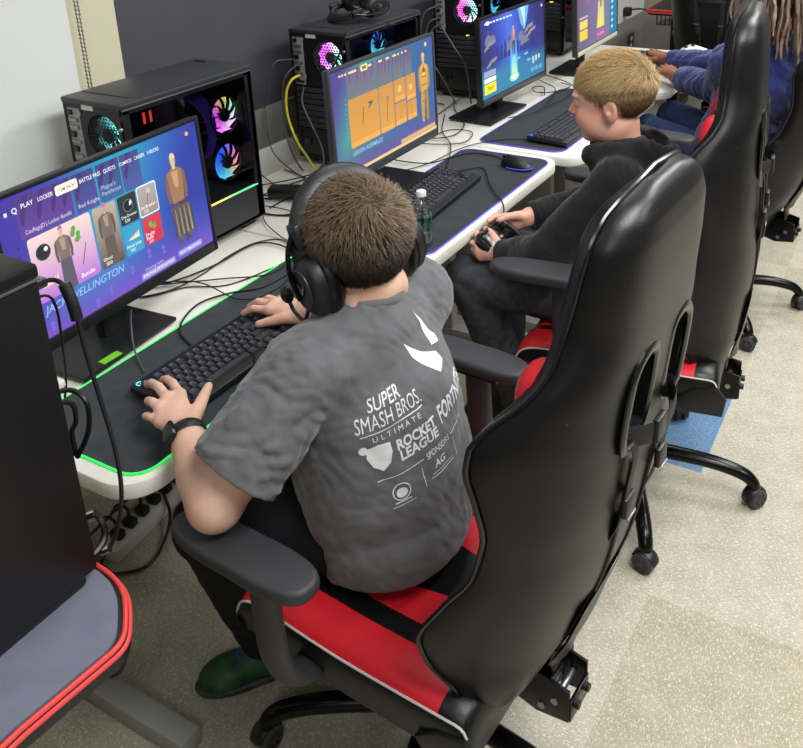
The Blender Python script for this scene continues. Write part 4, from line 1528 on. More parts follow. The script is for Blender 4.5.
for pts in ([(-0.757, 3.145, 1.13), (-0.80, 3.10, 1.10), (-0.82, 3.09, 0.97), (-0.80, 3.08, 0.86), (-0.74, 3.05, Zc + 0.01), (-0.66, 3.0, Zc + 0.01)], [(-0.735, 3.145, 1.10), (-0.72, 3.10, 1.06), (-0.66, 3.09, 0.98), (-0.60, 3.08, 0.90), (-0.56, 3.05, Zc + 0.01)],
            [(-0.75, 3.145, 1.06), (-0.77, 3.10, 1.02), (-0.76, 3.09, 0.91), (-0.70, 3.08, 0.83), (-0.62, 3.03, Zc + 0.008)], [(-0.745, 3.145, 1.08), (-0.785, 3.11, 1.06), (-0.80, 3.10, 0.95), (-0.78, 3.09, 0.86), (-0.80, 3.06, Zc + 0.008), (-0.7, 2.95, Zc + 0.008)]):
    cable(pts, 0.0034, LAB3, 'cable_grey', 'cables behind the third tower')
LAB4 = 'dark cable hanging behind the last tower in the row'
for pts in ([(-0.757, 4.04, 1.11), (-0.77, 4.0, 1.06), (-0.73, 3.98, 0.93), (-0.66, 3.96, 0.82), (-0.60, 3.9, Zc + 0.008)], [(-0.74, 4.04, 1.09), (-0.76, 3.99, 1.0), (-0.77, 3.98, 0.87), (-0.70, 3.94, Zc + 0.008)]):
    cable(pts, 0.0034, LAB4, 'cable_grey', 'cables behind the last tower')
# leads behind the near tower
cable([(0.047, 0.62, 1.19), (0.058, 0.655, 1.194), (0.080, 0.66, 1.184), (0.09, 0.66, 1.153), (0.095, 0.66, 1.092), (0.104, 0.662, 1.015), (0.111, 0.665, 0.934), (0.105, 0.668, 0.86), (0.085, 0.668, 0.79), (0.06, 0.662, 0.735), (0.02, 0.655, 0.69)],
      0.0034, 'thick black video cable hanging free behind the closed near tower')
k = MB().tube(catmull([(0.078, 0.66, 1.190), (0.087, 0.66, 1.165), (0.091, 0.66, 1.140)], 4), 0.0085, 10)
tag(k.build('cable_ferrite', M['rubber']), 'black ferrite bead on the hanging video cable by the near tower', 'ferrite bead')
k = MB().box(0.035, 0.052, 0.612, 0.655, 1.183, 1.197, 0.003)
tag(k.build('cable_plug', M['alu']), 'silver cable plug at the back of the closed near tower', 'plug')
cable([(0.035, 0.62, 1.165), (0.046, 0.65, 1.17), (0.050, 0.66, 1.147), (0.047, 0.66, 1.089), (0.039, 0.66, 1.031), (0.035, 0.655, 1.0)], 0.002, 'thin black lead falling beside the hanging video cable', name='thin_cord')
cable([(0.03, 0.615, 1.02), (0.048, 0.655, 1.017), (0.074, 0.66, 1.002), (0.072, 0.66, 0.965), (0.055, 0.66, 0.93), (0.035, 0.655, 0.897)], 0.004, 'black cable loop behind the near tower, outer one')
cable([(0.03, 0.615, 1.005), (0.051, 0.65, 1.0), (0.05, 0.655, 0.966), (0.034, 0.655, 0.94), (0.033, 0.655, 0.90)], 0.004, 'black cable loop behind the near tower, inner one')
k = MB().box(0.015, 0.045, 0.615, 0.655, 1.022, 1.034, 0.003)
tag(k.build('cable_plug', M['label_w']), 'cream connector at mid height behind the near tower', 'plug')
cable([(0.02, 0.64, 0.784), (0.040, 0.66, 0.788), (0.055, 0.66, 0.78), (0.062, 0.655, 0.762), (0.066, 0.638, 0.752), (0.066, 0.612, 0.7495)], 0.0052, 'thick black coaxial lead low behind the near tower', name='coax_cable')
k = MB().cyl((0.028, 0.652, 0.784), (0.041, 0.661, 0.789), 0.0075, n=12)
tag(k.build('coax_connector', M['chrome']), 'round chrome coax connector low behind the near tower', 'connector')
k = MB().cyl((0.044, 0.655, 0.722), (0.058, 0.662, 0.73), 0.006, n=8)
tag(k.build('coax_connector', M['chrome']), 'small chrome connector just above the red desk corner', 'connector')
cable([(0.165, 0.585, 0.71), (0.152, 0.6, 0.661), (0.14, 0.6, 0.618), (0.12, 0.6, 0.577), (0.091, 0.6, 0.547), (0.077, 0.6, 0.551)], 0.0028, 'thin black cable hanging below the red-edged desk corner')
cable([(-0.645, 1.112, 0.02), (-0.64, 1.095, 0.014), (-0.61, 1.085, 0.012), (-0.575, 1.09, 0.012), (-0.527, 1.148, 0.012), (-0.553, 1.229, 0.012), (-0.60, 1.30, 0.03), (-0.665, 1.335, 0.07)],
      0.0045, 'black power cord looping over the floor to the white power strip')

# power strip on the floor under the first desk
ps = thing('power_strip', 'white power strip full of black plugs on the floor under the first desk', 'power strip', (-0.66, 1.285, 0), math.radians(97))
MB().box(-0.17, 0.17, -0.032, 0.032, 0.0, 0.042, 0.006).build('housing', M['white'], ps)
for i in range(6):
    k = MB()
    x = -0.125 + 0.048 * i
    k.box(x - 0.014, x + 0.014, -0.018, 0.018, 0.042, 0.066, 0.006)
    k.tube(catmull([(x, 0, 0.066), (x + 0.004, 0.008, 0.092), (x - 0.006, 0.03, 0.104), (x, 0.07, 0.05), (x, 0.11, 0.01)], 5), 0.0042, 7)
    o = k.build('power_plug', M['rubber'])
    o.matrix_world = ps.matrix_world.copy()
    tag(o, 'black plug seated in the white floor power strip', 'plug', 'plugs in the power strip')

# water bottle
wb = thing('water_bottle', 'small clear water bottle with a white cap, half hidden by the grey-shirted child', 'bottle', (-0.052, 1.80, TOP + 0.004))
wb.scale = (0.85, 0.85, 0.85)
MB().lathe([(0.001, 0.0), (0.026, 0.0), (0.031, 0.006), (0.031, 0.045), (0.029, 0.05), (0.031, 0.055), (0.031, 0.115), (0.027, 0.135), (0.015, 0.158), (0.0125, 0.163), (0.0125, 0.172), (0.001, 0.172)], 24).build('bottle_body', M['clear'], wb)
MB().lathe([(0.001, 0.002), (0.028, 0.003), (0.0295, 0.05), (0.0295, 0.10), (0.001, 0.10)], 24).build('water', M['water'], wb)
MB().lathe([(0.0145, 0.166), (0.0155, 0.167), (0.0155, 0.181), (0.014, 0.183), (0.001, 0.183)], 24).build('cap', M['white'], wb)
MB().lathe([(0.0314, 0.058), (0.0318, 0.060), (0.0318, 0.102), (0.0314, 0.104)], 24).build('label', M['teal'], wb)

# sticker on the first stand base
o = MB().box(-0.352, -0.332, 0.992, 1.04, TOP + 0.0165, TOP + 0.0173).build('sticker', M['label_g'])
tag(o, 'bright green sticker on the first monitor stand base', 'sticker')


# ---------------------------------------------------------------- headphones
def headset_shape(root, r, cup_r, m_band, mic=False, bh=1.28):
    """local: ear axis = Y, band arches up +Z, forward = +X"""
    arc = []
    for i in range(25):
        a = PI * i / 24
        arc.append((0.010 * math.sin(a), r * 1.0 * math.cos(a), 0.012 + (r * bh) * math.sin(a) ** 0.85))
    MB().tube(arc, 0.011, 12, sx=0.5, sy=1.5, up=(0, 0, 1)).build('headband', m_band, root)
    inner = [(p[0], p[1] * 0.93, 0.012 + (p[2] - 0.012) * 0.945) for p in arc[4:-4]]
    MB().tube(inner, 0.0085, 10, sx=0.7, sy=1.7, up=(0, 0, 1)).build('band_cushion', M['plastic_grey'], root)
    for s in (-1, 1):
        T = xf((0, s * (r - 0.006), -0.012), rx=-s * PI / 2)
        c = MB().lathe([(0.001, 0.022), (cup_r * 0.55, 0.024), (cup_r * 0.8, 0.02), (cup_r * 0.97, 0.010), (cup_r, 0.0), (cup_r * 0.9, -0.004), (0.001, -0.004)], 32, T=T @ Matrix.Diagonal((0.88, 1.12, 1, 1))).build('ear_cup', M['plastic'], root)
        rg = [(cup_r * 0.62 * math.cos(a), cup_r * 0.62 * math.sin(a), 0.0235) for a in [2 * PI * i / 28 for i in range(28)]]
        MB().tube(rg, 0.0018, 6, T=T @ Matrix.Diagonal((0.88, 1.12, 1, 1)), closed=True).build('cup_ring', M['case_grey'], c)
        MB().prism([(-0.012, -0.009), (0.0, 0.002), (0.010, -0.007), (0.002, 0.010), (-0.004, 0.004)], 0.0238, 0.0252, T=T).build('emblem', M['alu'], c)
        pd = [(cup_r * 0.72 * math.cos(a), cup_r * 0.72 * math.sin(a), -0.014) for a in [2 * PI * i / 32 for i in range(32)]]
        MB().tube(pd, 0.0165, 12, T=T @ Matrix.Diagonal((0.88, 1.15, 1, 1)), closed=True).build('ear_cushion', M['leather'], root)
        yk = [(0.0, s * (r + 0.004), 0.075), (0.012, s * (r + 0.016), 0.045), (0.018, s * (r + 0.021), 0.01), (0.012, s * (r + 0.02), -0.03)]
        MB().tube(catmull(yk, 6), 0.004, 8).build('yoke', M['metal_black'], root)
        MB().box(-0.014, 0.014, s * (r + 0.001) - 0.007, s * (r + 0.001) + 0.007, 0.045, 0.085, 0.005).build('slider', M['plastic'], root)
    if mic:
        mp = catmull([(0.02, r + 0.008, -0.05), (0.05, r + 0.006, -0.075), (0.085, r - 0.005, -0.084), (0.112, r - 0.008, -0.074), (0.118, r - 0.008, -0.060)], 6)
        MB().tube(mp, 0.0032, 8).build('microphone_arm', M['rubber'], root)
        MB().ell((0.119, r - 0.008, -0.046), (0.011, 0.011, 0.015), 16).build('microphone', M['rubber'], root)


hp = thing('headphones', 'black headphones lying on top of the second tower', 'headphones', (-0.64, 2.40, TOP + 0.461))
headset_shape(hp, 0.082, 0.044, M['plastic'])
zc = Vector((-0.45, -0.86, -0.22)).normalized()
yc = Vector((0.88, -0.46, 0.0)).normalized()
xc = yc.cross(zc).normalized()
yc = zc.cross(xc)
hp.rotation_euler = Matrix((xc, yc, zc)).transposed().to_euler()
hp.location = (-0.645, 2.44, TOP + 0.461 + 0.050)

# far desk along the end wall with its things
fd = thing('gaming_desk', 'black gaming desk with a red edge against the far wall', 'desk', (0.45, 5.86, 0))
MB().prism(rrect(-1.05, 1.05, -0.33, 0.33, 0.05, 5), TOP - 0.036, TOP, 0, bev=0.005).build('desktop', M['plastic'], fd)
k = MB()
for dzz in (-0.004, -0.018):
    k.tube([(p[0], p[1], TOP + dzz) for p in rrect(-1.052, 1.052, -0.332, 0.332, 0.05, 5)], 0.0055, 6, closed=True)
k.build('edge_trim', M['red_trim'], fd)
for s in (-0.92, 0.92):
    MB().box(s - 0.035, s + 0.035, -0.05, 0.03, 0.05, TOP - 0.036, 0.004).build('leg', M['metal_black'], fd)
    MB().box(s - 0.035, s + 0.035, -0.28, 0.28, 0.0, 0.05, 0.006).build('foot_bar', M['metal_black'], fd)
k = MB()
k.box(-1.04, -0.80, -0.10, 0.12, TOP - 0.14, TOP - 0.135)
for i in range(9):
    k.box(-1.04 + 0.028 * i, -1.034 + 0.028 * i, -0.10, -0.095, TOP - 0.14, TOP - 0.04)
k.build('cable_tray', M['metal_black'], fd)
ft = thing('computer_tower', 'dark computer tower with a magenta glowing fan on the far red-edged desk', 'computer', (0.36, 5.60, TOP))
MB().box(-0.10, 0.10, 0.0, 0.42, 0.0, 0.44, 0.006).build('shell', M['case'], ft)
fan(ft, xf((0.0, -0.014, 0.09), rx=PI / 2), 0.07, pal_mix([(230, 60, 220), (200, 50, 210), (250, 150, 250), (220, 60, 200)]))
fk = keyboard('pale grey-keyed keyboard on the far red-edged desk', -0.07, 5.66, math.radians(90), 0)
fk.location.z = TOP + 0.0005
# ---------------------------------------------------------------- gaming chairs
def pchip(xs, ys, q):
    xs, ys = np.array(xs, float), np.array(ys, float)
    h = np.diff(xs)
    d = np.diff(ys) / h
    m = np.zeros(len(xs))
    m[0], m[-1] = d[0], d[-1]
    for i in range(1, len(xs) - 1):
        if d[i - 1] * d[i] > 0:
            w1, w2 = 2 * h[i] + h[i - 1], h[i] + 2 * h[i - 1]
            m[i] = (w1 + w2) / (w1 / d[i - 1] + w2 / d[i])
    i = np.clip(np.searchsorted(xs, q) - 1, 0, len(h) - 1)
    t = (q - xs[i]) / h[i]
    return ys[i] * (2 * t**3 - 3 * t**2 + 1) + h[i] * m[i] * (t**3 - 2 * t**2 + t) + ys[i + 1] * (-2 * t**3 + 3 * t**2) + h[i] * m[i + 1] * (t**3 - t**2)


BZ = [.44, .47, .52, .57, .63, .70, .78, .85, .92, .97, 1.00, 1.03, 1.07, 1.11, 1.15, 1.20, 1.26, 1.29, 1.31, 1.322]
BW = [.19, .215, .235, .252, .262, .258, .25, .255, .265, .270, .266, .250, .224, .200, .184, .175, .162, .141, .108, .053]
BF = [.02, .03, .06, .11, .135, .115, .08, .075, .09, .105, .105, .088, .052, .034, .03, .024, .018, .014, .008, .003]
BT = [.06, .07, .085, .09, .09, .09, .088, .085, .085, .085, .085, .085, .085, .085, .085, .085, .08, .07, .05, .02]


def chair(label, x, y, yaw, base_rot, group=None, lift=0.0, arm_z=0.69, off=-0.30, slope=0.24, curl=0.16, af=0.0):
    t = thing('gaming_chair', label, 'chair', (x, y, 0), PI + yaw, group)
    Z = lambda z: z + lift
    # five-star base
    b = MB()
    b.lathe([(0.001, 0.075), (0.034, 0.078), (0.042, 0.09), (0.040, 0.125), (0.03, 0.135), (0.001, 0.136)], 24)
    for k in range(5):
        a = base_rot + 2 * PI * k / 5
        c, s = math.cos(a), math.sin(a)
        pts = catmull([(0.02 * c, 0.02 * s, 0.112), (0.13 * c, 0.13 * s, 0.116), (0.24 * c, 0.24 * s, 0.112), (0.315 * c, 0.315 * s, 0.095), (0.345 * c, 0.345 * s, 0.072), (0.350 * c, 0.350 * s, 0.058)], 6)
        n = len(pts)
        b.tube(pts, [0.021 - 0.006 * i / n for i in range(n)], 12, sx=1.0, sy=1.15)
    b.build('base', M['metal_black'], t)
    for k in range(5):
        a = base_rot + 2 * PI * k / 5
        c, s = math.cos(a), math.sin(a)
        T = xf((0.352 * c, 0.352 * s, 0.0), rz=a + 0.9)
        w = MB()
        for sd in (-1, 1):
            T2 = T @ xf((0.0, sd * 0.0135, 0.0285), rx=PI / 2)
            w.lathe([(0.001, -0.0095), (0.024, -0.0095), (0.0285, -0.006), (0.0285, 0.006), (0.024, 0.0095), (0.001, 0.0095)], 24, T=T2)
            for q in range(6):
                aa = q * PI / 3
                w.lathe([(0.0005, -0.0105), (0.0052, -0.0105), (0.0052, 0.0105), (0.0005, 0.0105)], 8, mi=1, T=T2 @ xf((0.0145 * math.cos(aa), 0.0145 * math.sin(aa), 0)))
        cs = w.build('caster', [M['plastic_grey'], M['rubber']], t)
        h = MB()
        hood = [(0.031 * math.cos(q), 0, 0.029 + 0.031 * math.sin(q)) for q in [0.3 + i * 0.24 for i in range(12)]]
        h.tube(hood, 0.006, 8, sx=0.5, sy=2.6, up=(0, 0, 1), T=T)
        h.cyl((0, 0, 0.03), (0, 0, 0.064), 0.008, n=10, T=T)
        h.build('caster_hood', M['plastic'], cs)
    b = MB()
    b.cyl((0, 0, 0.13), (0, 0, 0.24), 0.026, n=20)
    b.cyl((0, 0, 0.24), (0, 0, Z(0.37)), 0.017, n=16)
    b.build('gas_lift', M['metal_black'], t)
    b = MB()
    b.box(-0.16, 0.12, -0.07, 0.07, Z(0.345), Z(0.385), 0.008)
    b.box(-0.20, 0.16, -0.11, -0.085, Z(0.36), Z(0.39), 0.003)
    b.box(-0.20, 0.16, 0.085, 0.11, Z(0.36), Z(0.39), 0.003)
    mc = b.build('tilt_mechanism', M['metal_black'], t)
    MB().tube(catmull([(0.05, -0.07, Z(0.365)), (0.06, -0.18, Z(0.36)), (0.065, -0.25, Z(0.355))], 5), 0.006, 8).build('lever', M['metal_black'], mc)
    # seat cushion: sections from rear to front, coloured panels across
    ys = [-.262, -.268, -.264, -.25, -.225, -.185, -.17, -.135, -.115, -.075, 0, .075, .115, .135, .17, .185, .225, .25, .264, .268, .262]
    mt = [0, 0, 1, 1, 1, 0, 0, 1, 1, 0, 0, 1, 1, 0, 0, 1, 1, 1, 0, 0]
    zt = [.425, .462, .482, .494, .500, .497, .492, .482, .478, .474, .472, .474, .478, .482, .492, .497, .500, .494, .482, .462, .425]
    n = len(ys)
    xs = [-.248, -.244, -.232, -.19, -.1, 0.0, .1, .17, .215, .24, .252, .256]
    dr = [-.045, -.015, 0.0, 0.0, -.002, -.003, -.001, 0, -.006, -.02, -.04, -.062]
    vs, fs, ms = [], [], []
    for i, xx in enumerate(xs):
        ws = 1.0 - 0.035 * max(0, (xx - 0.05) / 0.2) - (0.03 if i == 0 else 0)
        for j in range(n):
            taper = 1.0
            yv = ys[j] * ws
            if 7 <= j <= 8 or 12 <= j <= 13:
                yv *= 1.0
            if j in (8, 12):
                sgn = -1 if j == 8 else 1
                yv = sgn * (0.128 - 0.075 * min(1, max(0, (-xx + 0.10) / 0.34))) * ws
            if j in (9, 11):
                sgn = -1 if j == 9 else 1
                yv = sgn * (0.085 - 0.06 * min(1, max(0, (-xx + 0.10) / 0.34))) * ws
            vs.append((xx, yv, Z(max(.425, zt[j] + dr[i]) if 0 < j < n - 1 else .425)))
    for i in range(len(xs) - 1):
        for j in range(n - 1):
            ms_rear = i < 3
            fs.append((i * n + j, (i + 1) * n + j, (i + 1) * n + j + 1, i * n + j + 1))
            ms.append(0 if ms_rear else mt[j])
    # skirt and underside
    nb = len(vs)
    ring = [i * n for i in range(len(xs))] + [(len(xs) - 1) * n + j for j in range(1, n)] + [i * n + n - 1 for i in range(len(xs) - 2, -1, -1)] + [j for j in range(n - 2, 0, -1)]
    for q in ring:
        vs.append((vs[q][0] * 0.97, vs[q][1] * 0.97, Z(.388)))
    for i in range(len(ring)):
        j = (i + 1) % len(ring)
        fs.append((ring[i], nb + i, nb + j, ring[j]))
        ms.append(0)
    fs.append(tuple(nb + i for i in range(len(ring))))
    ms.append(0)
    b = MB()
    b.v, b.f, b.m = vs, fs, ms
    bm = bmesh.new()
    me = bpy.data.meshes.new('q')
    me.from_pydata(vs, [], fs)
    bm.from_mesh(me)
    bmesh.ops.recalc_face_normals(bm, faces=bm.faces)
    b = MB()
    bm.verts.index_update()
    b.v = [tuple(v.co) for v in bm.verts]
    b.f = [tuple(v.index for v in f.verts) for f in bm.faces]
    b.m = ms
    bm.free()
    st = b.build('seat', [M['leather_front'], M['red']], t, angle=55)
    for s in (2, n - 3):
        pp = MB().tube(catmull([Vector(vs[i * n + s]) + Vector((0, 0, 0.001)) for i in range(1, len(xs))], 3), 0.0022, 6)
        pp.build('seat_piping', M['piping_white'], st)
    # backrest shell
    NZ, NS = 64, 22
    zq = np.concatenate([np.linspace(BZ[0], 1.25, 50), np.linspace(1.258, BZ[-1], 14)])
    W = pchip(BZ, BW, zq)
    F = pchip(BZ, BF, zq)
    TH = pchip(BZ, BT, zq)
    rec = lambda z: off - slope * (z - 0.45) + curl * max(0, z - 0.85) ** 1.3 - 0.018 * math.exp(-((z - 0.68) / 0.14) ** 2) + 0.5 * max(0, 0.085 - float(np.interp(z, BZ, BT)))
    vs, fs, ms = [], [], []
    L = 2 * (NS + 1)
    for i in range(NZ):
        z, w, f, th = zq[i], W[i], F[i], TH[i]
        xb = rec(z)
        row = []
        for j in range(NS + 1):
            s = -1 + 2 * j / NS
            a = abs(s)
            row.append((xb + f * a ** 2.6 + 0.45 * th * a ** 6, w * (1.25 * s - 0.25 * s ** 3), Z(z)))
        for j in range(NS, -1, -1):
            s = -1 + 2 * j / NS
            a = abs(s)
            xf_ = xb + th * (0.55 + 0.45 * math.sqrt(max(0.0, 1 - a ** 4))) + f * a ** 2.0
            row.append((xf_, w * (1.25 * s - 0.25 * s ** 3) * 0.985, Z(z)))
        vs += row
    for i in range(NZ - 1):
        for k in range(L):
            q = (k + 1) % L
            fs.append((i * L + k, i * L + q, (i + 1) * L + q, (i + 1) * L + k))
            m_ = 0
            if NS + 1 <= k < 2 * NS + 1:
                s = -1 + 2 * (NS - (k - NS - 1) - 0.5) / NS
                a = abs(s)
                zz = zq[i]
                m_ = 1
                if 0.90 < zz < 1.10 and 0.45 < a < 0.9 or (0.52 < zz < 0.62 and 0.5 < a < 0.85):
                    m_ = 2
            ms.append(m_)
    fs.append(tuple(range(L))[::-1])
    ms.append(0)
    fs.append(tuple((NZ - 1) * L + k for k in range(L)))
    ms.append(0)
    b = MB()
    b.v, b.f, b.m = vs, fs, ms
    # stitched seams: shallow grooves are left to the leather; two strap openings are cut through
    bk = b.build('backrest', [M['leather'], M['leather_front'], M['red']], t, angle=50)
    SLOT = [(-0.032, -0.062), (0.030, -0.052), (0.036, 0.046), (0.016, 0.068), (-0.020, 0.062), (-0.038, 0.028)]
    cut = MB()
    slots = []
    for sg in (-1, 1):
        cy, cz = sg * 0.070, 1.018
        poly = [(cy + sg * -p[0], cz + p[1]) for p in SLOT]
        if sg > 0:
            poly = poly[::-1]
        xb = rec(cz)
        slots.append((poly, xb))
        TT = Matrix(((0, 0, 1, xb - 0.2), (1, 0, 0, 0), (0, 1, 0, lift), (0, 0, 0, 1)))
        cut.prism(poly, 0, 0.6, T=TT)
    co = cut.build('cutter', M['plastic'], t, angle=180)
    md = bk.modifiers.new('slots', 'BOOLEAN')
    md.object = co
    md.operation = 'DIFFERENCE'
    md.solver = 'EXACT'
    bpy.context.view_layer.update()
    dg = bpy.context.evaluated_depsgraph_get()
    nm = bpy.data.meshes.new_from_object(bk.evaluated_get(dg))
    bk.modifiers.clear()
    om = bk.data
    bk.data = nm
    nm.name = 'backrest'
    bpy.data.objects.remove(co)
    nm.polygons.foreach_set('use_smooth', [True] * len(nm.polygons))
    nm.set_sharp_from_angle(angle=math.radians(50))
    for poly, xb in slots:
        ring = [(rec(p[1]) + 0.002, p[0], Z(p[1])) for p in poly]
        cc = Vector((0, sum(p[1] for p in ring) / 6, sum(p[2] for p in ring) / 6))
        ring = [tuple(Vector((p[0], cc.y + (p[1] - cc.y) * 1.12, cc.z + (p[2] - cc.z) * 1.08))) for p in ring]
        MB().tube(catmull(ring, 4, closed=True), 0.0095, 10, closed=True, sx=0.5, sy=1.0, up=(1, 0, 0)).build('slot_frame', M['plastic_gloss'], bk)
    for sg in (-1, 1):
        for (zc, rz_, mm, xo) in ((1.055, 0.052, 'red', 0.082), (0.965, 0.06, 'leather_front', 0.100)):
            bm_ = MB().ell((0, 0, 0), (0.038, 0.030, rz_), 20, T=xf((rec(zc) + xo + 0.012, sg * (0.185 if mm == 'red' else 0.215), Z(zc)), rx=sg * 0.35))
            bm_.build('side_bolster', M[mm], bk)
    # piping all round the edge
    pts = []
    jl = NS + 1 + NS  # front edge index at s=-1
    for i in range(1, NZ):
        v = vs[i * L + 2 * NS + 1]
        w_ = vs[i * L]
        pts.append((Vector(v) * 0.5 + Vector(w_) * 0.5) + Vector((0.004, -0.003, 0.0)))
    pts2 = []
    for i in range(1, NZ):
        v = vs[i * L + NS + 1]
        w_ = vs[i * L + NS]
        pts2.append((Vector(v) * 0.5 + Vector(w_) * 0.5) + Vector((0.004, 0.003, 0.0)))
    path = pts + [Vector((pts[-1].x, 0, Z(1.327)))] + pts2[::-1]
    MB().tube(path, 0.0042, 8).build('piping', M['piping'], bk)
    # side seams of the back cover
    sm = MB()
    for sg in (-1, 1):
        p = []
        for z in (0.60, 0.66, 0.72, 0.78):
            pass
        pl = [(rec(z) + 0.09 * (yy / 0.25) ** 2.6 * 0.9 - 0.0004, sg * yy, Z(z)) for z, yy in ((1.045, 0.21), (1.02, 0.175), (0.99, 0.158), (0.95, 0.15))]
        sm.tube(catmull(pl, 5), 0.0016, 5)
    for yy in (-0.045, 0.045):
        p = [(rec(z) - 0.0006, yy * (1 + 0.5 * (z - 0.5)), Z(z)) for z in np.linspace(0.46, 0.90, 14)]
        sm.tube(p, 0.0035, 6)
    sm.build('zip_seam', M['rubber'], bk)
    # straps with buckles
    st_ = MB()
    zz = 0.955
    st_.tube(catmull([(rec(zz) + 0.012, -0.085, Z(zz)), (rec(zz) - 0.016, -0.05, Z(zz - 0.005)), (rec(zz) - 0.022, 0.0, Z(zz - 0.007)), (rec(zz) - 0.016, 0.05, Z(zz - 0.003)), (rec(zz) + 0.012, 0.085, Z(zz))], 6), 0.017, 10, sx=1.0, sy=0.12, up=(0, 0, 1))
    sb = st_.build('strap', M['strap'], t)
    MB().box(rec(zz) - 0.026, rec(zz) - 0.016, 0.012, 0.045, Z(zz - 0.022), Z(zz + 0.016), 0.003).build('buckle', M['plastic'], sb)
    for sg in (-1, 1):
        yy = sg * 0.073
        s_ = MB()
        s_.tube(catmull([(rec(.97) + 0.02, yy, Z(.96)), (rec(.94) - 0.006, yy, Z(.935)), (rec(.88) - 0.008, yy * 0.97, Z(.88)), (rec(.80) - 0.007, yy * 0.88, Z(.80)), (rec(.76) + 0.004, yy * 0.8, Z(.755))], 6), 0.013, 10, sx=0.14, sy=1.0, up=(1, 0, 0))
        so_ = s_.build('strap', M['strap'], t)
        q = MB()
        q.box(rec(.83) - 0.017, rec(.83) - 0.006, yy * 0.9 - 0.017, yy * 0.9 + 0.017, Z(.815), Z(.85), 0.004)
        q.build('buckle', M['plastic'], so_)
        MB().box(rec(.83) - 0.0185, rec(.83) - 0.0165, yy * 0.9 - 0.015, yy * 0.9 + 0.015, Z(.812), Z(.817), 0.0008).build('buckle_bar', M['alu'], so_)
    # upright bar and bracket, flap over it
    b = MB()
    b.tube(catmull([(rec(.60) + 0.03, 0, Z(.60)), (rec(.50) + 0.002, 0, Z(.50)), (rec(.44) + 0.004, 0, Z(.43)), (off + 0.018, 0, Z(.37)), (off + 0.05, 0, Z(.335)), (-.18, 0, Z(.328))], 6), 0.030, 12, sx=0.22, sy=1.0, up=(1, 0, 0))
    br = b.build('back_bar', M['metal_black'], t)
    q = MB()
    for sg in (-1, 1):
        q.prism([(off - 0.022, .30), (off + 0.04, .29), (-0.10, .33), (-0.10, .375), (off + 0.05, .385), (off - 0.022, .37)], sg * 0.036 - 0.003, sg * 0.036 + 0.003, T=Matrix(((1, 0, 0, 0), (0, 0, 1, 0), (0, 1, 0, lift), (0, 0, 0, 1))), bev=0.001)
    q.box(off - 0.025, off - 0.019, -0.036, 0.036, Z(.30), Z(.345), 0.001)
    bq = q.build('bracket', M['metal_black'], br)
    for (xx, zz) in ((off + 0.005, .335), (-0.19, .345), (off + 0.03, .31)):
        MB().cyl((xx, -0.0415, Z(zz)), (xx, 0.0415, Z(zz)), 0.007, n=10).build('bolt', M['alu'], br)
    for yy in (-0.02, 0.02):
        MB().cyl((off - 0.034, yy, Z(.33)), (off - 0.018, yy, Z(.33)), 0.008, n=10).build('knob', M['plastic'], br)
    fl_ = MB()
    vv, ff = [], []
    nz = 10
    for i in range(nz + 1):
        z = 0.425 + 0.20 * i / nz
        for j in range(7):
            s = -1 + 2 * j / 6
            for dd in (0, 0.004):
                vv.append((rec(z) - 0.010 - 0.014 * (1 - s * s) * (1 - i / nz) + dd + 0.004 * i / nz, s * (0.052 + 0.004 * i), Z(z)))
    for i in range(nz):
        for j in range(6):
            a, b_ = (i * 7 + j) * 2, ((i + 1) * 7 + j) * 2
            ff += [(a, b_, b_ + 2, a + 2), (a + 1, a + 3, b_ + 3, b_ + 1)]
    fl_.add(vv, ff)
    fl_.build('back_flap', M['leather'], bk)
    # hinge covers either side
    for sg in (-1, 1):
        MB().prism([(-0.262, .395), (-0.17, .392), (-0.15, .42), (-0.19, .455), (-0.245, .47), (-0.268, .44)], sg * 0.266 - 0.008, sg * 0.266 + 0.008, T=Matrix(((1, 0, 0, 0), (0, 0, 1, 0), (0, 1, 0, lift), (0, 0, 0, 1))), bev=0.005).build('hinge_cover', M['plastic'], t)
    # armrests
    for sg in (-1, 1):
        pad = []
        for i in range(32):
            a = 2 * PI * i / 32
            c, s = math.cos(a), math.sin(a)
            pad.append((0.122 + af + 0.148 * abs(c) ** 0.75 * (1 if c >= 0 else -1), sg * 0.335 + (0.043 - 0.008 * (c if c < 0 else -c * 0.4)) * abs(s) ** 0.75 * (1 if s >= 0 else -1)))
        MB().prism(pad, arm_z - 0.028, arm_z, bev=0.010, seg=3).build('armrest_pad', M['arm'], t)
        b = MB()
        za = arm_z - 0.03
        b.tube(catmull([(0.09 + af, sg * 0.325, za), (0.088 + af, sg * 0.328, za - 0.10), (0.085 + af, sg * 0.325, za - 0.185), (0.08 + af, sg * 0.30, za - 0.245), (0.08 + af, sg * 0.24, za - 0.27), (0.08 + af, sg * 0.10, za - 0.275)], 7), 0.030, 16, sx=1.0, sy=0.62, up=(1, 0, 0))
        ar = b.build('armrest_post', M['plastic_grey'], t)
        MB().box(0.03 + af, 0.16 + af, sg * 0.33 - 0.03, sg * 0.33 + 0.03, za - 0.008, za + 0.003, 0.003).build('armrest_plate', M['plastic'], ar)
    return t


